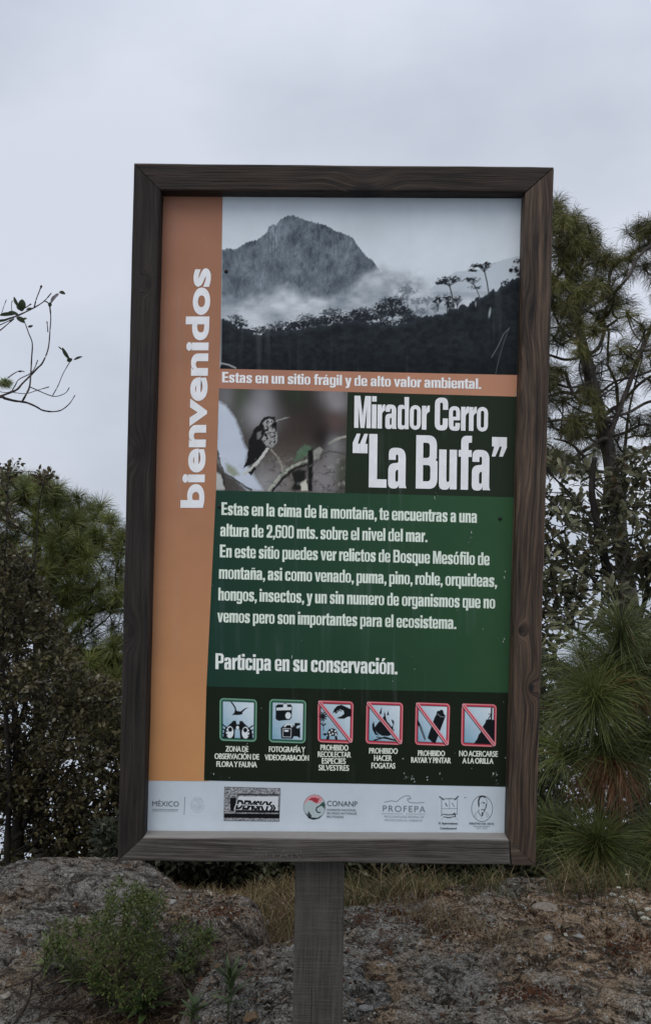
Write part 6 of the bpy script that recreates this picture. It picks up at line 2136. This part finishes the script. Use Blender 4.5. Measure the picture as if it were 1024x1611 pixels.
herb('leafy_herb', 'dark green herb with long pointed leaves at the foot of the green bush', 'herb', 222, 1602, 16, 0.115, 0.024, 0.05, (0.045, 0.072, 0.022), seed=1, group='broad leaved herbs in the foreground')
herb('leafy_herb', 'slender green herb with narrow upright leaves left of the post foot', 'herb', 358, 1600, 22, 0.080, 0.013, 0.13, (0.052, 0.072, 0.028), seed=2, up=0.8, group='broad leaved herbs in the foreground')
herb('leafy_herb', 'small herb cut by the bottom edge between the two larger herbs', 'herb', 300, 1609, 14, 0.06, 0.012, 0.05, (0.042, 0.066, 0.022), seed=3, group='broad leaved herbs in the foreground')
herb('rosette_plant', 'pale green spiky rosette left of the green bush', 'rosette plant', 70, 1540, 26, 0.062, 0.009, 0.105, (0.11, 0.135, 0.05), seed=4, up=0.7, droop=0.5)
herb('leafy_herb', 'olive sprig with narrow leaves just below the pale rosette', 'herb', 112, 1560, 16, 0.05, 0.009, 0.09, (0.065, 0.078, 0.035), seed=5, up=0.6, group='broad leaved herbs in the foreground')
herb('leafy_herb', 'thin grey green sprig standing on bare ground right of the bush', 'herb', 328, 1490, 14, 0.05, 0.007, 0.08, (0.07, 0.08, 0.045), seed=6, up=0.9, group='broad leaved herbs in the foreground')
herb('leafy_herb', 'low green sprig pressed against the right side of the bush', 'herb', 285, 1530, 14, 0.05, 0.01, 0.06, (0.045, 0.062, 0.025), seed=7, group='broad leaved herbs in the foreground')

# dead twigs lying in a tangle below the rosette
rng = np.random.default_rng(110)
for k, (pts_, lab) in enumerate([([(20, 1615), (45, 1575), (52, 1540), (66, 1526), (72, 1500)], 'crooked dark twig rising to the pale rosette'), ([(60, 1612), (95, 1580), (130, 1552), (140, 1545)], 'straight pale twig leaning against the green bush'),
                                 ([(85, 1614), (110, 1590), (150, 1560), (165, 1548)], 'long brown twig lowest in the tangle below the bush'), ([(75, 1600), (82, 1570), (86, 1545), (84, 1520)], 'thin upright dead stem beside the pale rosette'),
                                 ([(20, 1560), (60, 1590), (110, 1592), (140, 1600)], 'curved twig lying across the bottom left tangle'), ([(276, 1560), (300, 1553), (330, 1553)], 'small bleached twig on the dirt right of the bush'), ([(356, 1508), (357, 1490), (352, 1474)], 'black burnt stick standing up between bush and post')]):
    V3 = []
    for x_, y_ in pts_:
        h = px_ground(x_, min(y_, 1608))
        if h is None: h = P(x_, y_, 2.8)
        dd_ = 2.72 if k in (0, 3) else h.y
        V3.append(tuple(P(x_, y_, h.y) + Vector((0, 0, 0.012))) if k not in (0, 3, 6) else tuple(P(x_, y_, (px_ground(pts_[0][0], min(pts_[0][1], 1608)) or P(0, 0, 2.7)).y)))
    mb = MB()
    sp_ = spline(np.array(V3), 18)
    mb.add(*tube(sp_ + fbm(np.arange(18) * 0.8, np.full(18, k * 3.0), o=2, seed=k)[:, None] * 0.004, np.linspace(0.0042, 0.0016, 18) * (1.1 if k == 0 else 0.8), 6))
    o = obj('dead_twig', mb.mesh('dead_twig', True), M_BARK_GREY if k in (1, 5) else M_BARK_PINE)
    tag(o, lab, 'twig', 'dead twigs on the ground')

# finer brushwood around them
mb = MB()
for _ in range(260):
    h = px_ground(rng.uniform(0, 260), rng.uniform(1540, 1611))
    if h is None: continue
    a = rng.normal(0.9, 0.6); L_ = rng.uniform(0.03, 0.14)
    e = np.array([math.cos(a), math.sin(a) * 0.6, rng.uniform(0.0, 0.5)]) * L_
    b0_ = np.array(h) + np.array([0, 0, 0.003])
    mb.add(*tube(np.array([b0_, b0_ + e * 0.5 + rng.normal(0, 0.006, 3), b0_ + e]), [0.0014, 0.0012, 0.0007], 4), col=[(0.10, 0.07, 0.05), (0.05, 0.035, 0.028), (0.17, 0.14, 0.10)][rng.integers(3)])
tag(obj('brushwood', mb.mesh('brushwood'), M_DRY), 'fine brown brushwood in the bottom left corner', None, None, 'stuff')


# ---- stones -------------------------------------------------------------------
def stone(px, py, w, lab, col, seed, flat=0.6):
    h = px_ground(px, py)
    if h is None: return
    rng = np.random.default_rng(seed)
    bm = bmesh.new()
    bmesh.ops.create_icosphere(bm, subdivisions=3, radius=1.0)
    k = w / F * h.y * 0.5
    v_ = np.array([tuple(q.co) for q in bm.verts])
    nn = fbm(v_[:, 0] * 1.3 + seed, v_[:, 1] * 1.3, v_[:, 2] * 1.3, o=3, seed=seed)
    dirs_ = rng.normal(0, 1, (7, 3)); dirs_ /= np.linalg.norm(dirs_, axis=1)[:, None]
    r = np.ones(len(v_))
    for d_ in dirs_: r = np.minimum(r, 0.72 / np.maximum(v_ @ d_, 1e-3))
    v_ = v_ * (r * (1 + 0.22 * nn))[:, None] * np.array([1, 0.8, flat]) * k
    for q, c_ in zip(bm.verts, v_): q.co = Vector(c_)
    me_ = bpy.data.meshes.new('stone'); bm.to_mesh(me_); bm.free()
    o = bpy.data.objects.new('stone', me_); COL.objects.link(o)
    me_.materials.append(plain_mat('stone_skin', col, 0.9, 0.1, 0.35, 90))
    o.location = (h.x, h.y, h.z + k * flat * 0.08)
    o.rotation_euler = (0, 0, rng.uniform(0, 6))
    tag(o, lab, 'stone', 'loose stones on the rocks')


stone(394, 1600, 30, 'orange brown angular stone beside the slender herb left of the post', (0.11, 0.075, 0.045), 1, 0.35)
stone(575, 1586, 24, 'pale flat stone on the rock just right of the post foot', (0.15, 0.145, 0.135), 2, 0.35)
stone(862, 1478, 18, 'small knobbly pale stone on the upper part of the rock dome', (0.20, 0.19, 0.17), 3, 0.6)
stone(908, 1472, 18, 'thin light grey stone flake right of the knobbly pale stone', (0.17, 0.17, 0.16), 4, 0.25)
stone(608, 1413, 22, 'whitish stone sitting below the red moss on the rock dome', (0.19, 0.175, 0.15), 5, 0.45)
stone(858, 1428, 40, 'long buff stone slab on the crest of the rock dome', (0.16, 0.135, 0.11), 6, 0.22)
stone(272, 1420, 16, 'small white stone on the hump behind the green bush', (0.20, 0.20, 0.185), 7, 0.5)
stone(425, 1452, 20, 'dull grey stone on the ledge left of the post', (0.14, 0.14, 0.13), 8, 0.5)
stone(12, 1566, 20, 'light angular stone in the bottom left corner', (0.18, 0.165, 0.14), 9, 0.5)

# ---- small white flowers at the right edge ------------------------------------
rng = np.random.default_rng(111)
fp = px_ground(1000, 1450) or P(1000, 1450, 3.3)
fl = thing('white_flower_plant', 'small plant with white papery flower heads at the right edge of the rocks', 'flower plant', (fp.x, fp.y, fp.z))
for k, (x_, y_, r_) in enumerate(((985, 1376, 4), (972, 1397, 6), (963, 1408, 9), (978, 1412, 8), (994, 1419, 11), (1008, 1438, 10), (1014, 1446, 12), (1020, 1432, 11), (903, 1426, 9), (1030, 1428, 12))):
    c_ = P(x_, y_, fp.y - 0.02 + rng.normal(0, 0.015))
    rr_ = r_ / F * fp.y * 0.62
    mb = MB()
    for i in range(14):
        a = i * 2.399; rad = rr_ * math.sqrt((i + 0.5) / 14)
        d_ = np.array([math.cos(a), math.sin(a), 0.0])
        b0_ = np.array(c_) + d_ * rad * 0.4
        tp_ = np.array(c_) + d_ * rad + np.array([0, 0, rr_ * 0.35 * (1 - i / 20)])
        sd = np.cross(d_, [0, 0, 1]) * rr_ * 0.33
        mb.add([b0_ - sd * 0.5, b0_ + sd * 0.5, tp_ + sd, tp_ + np.array([0, 0, rr_ * 0.15]), tp_ - sd], [(0, 1, 2, 4)], [(4, 2, 3)], np.array((0.52, 0.50, 0.42)) * rng.uniform(0.6, 1.1))
    if k != 8: obj('flower_head', mb.mesh('flower_head'), M_DRY, fl)
    if k != 8:
        s_ = MB(); s_.add(*tube(spline([tuple(fp + Vector((rng.normal(0, 0.02), 0, -0.01))), tuple((fp + c_) / 2 + Vector((0.005, 0, 0.01))), tuple(c_)], 6), 0.0012, 5), col=(0.06, 0.06, 0.035))
        obj('stem', s_.mesh('stem', True), M_VEG, fl)
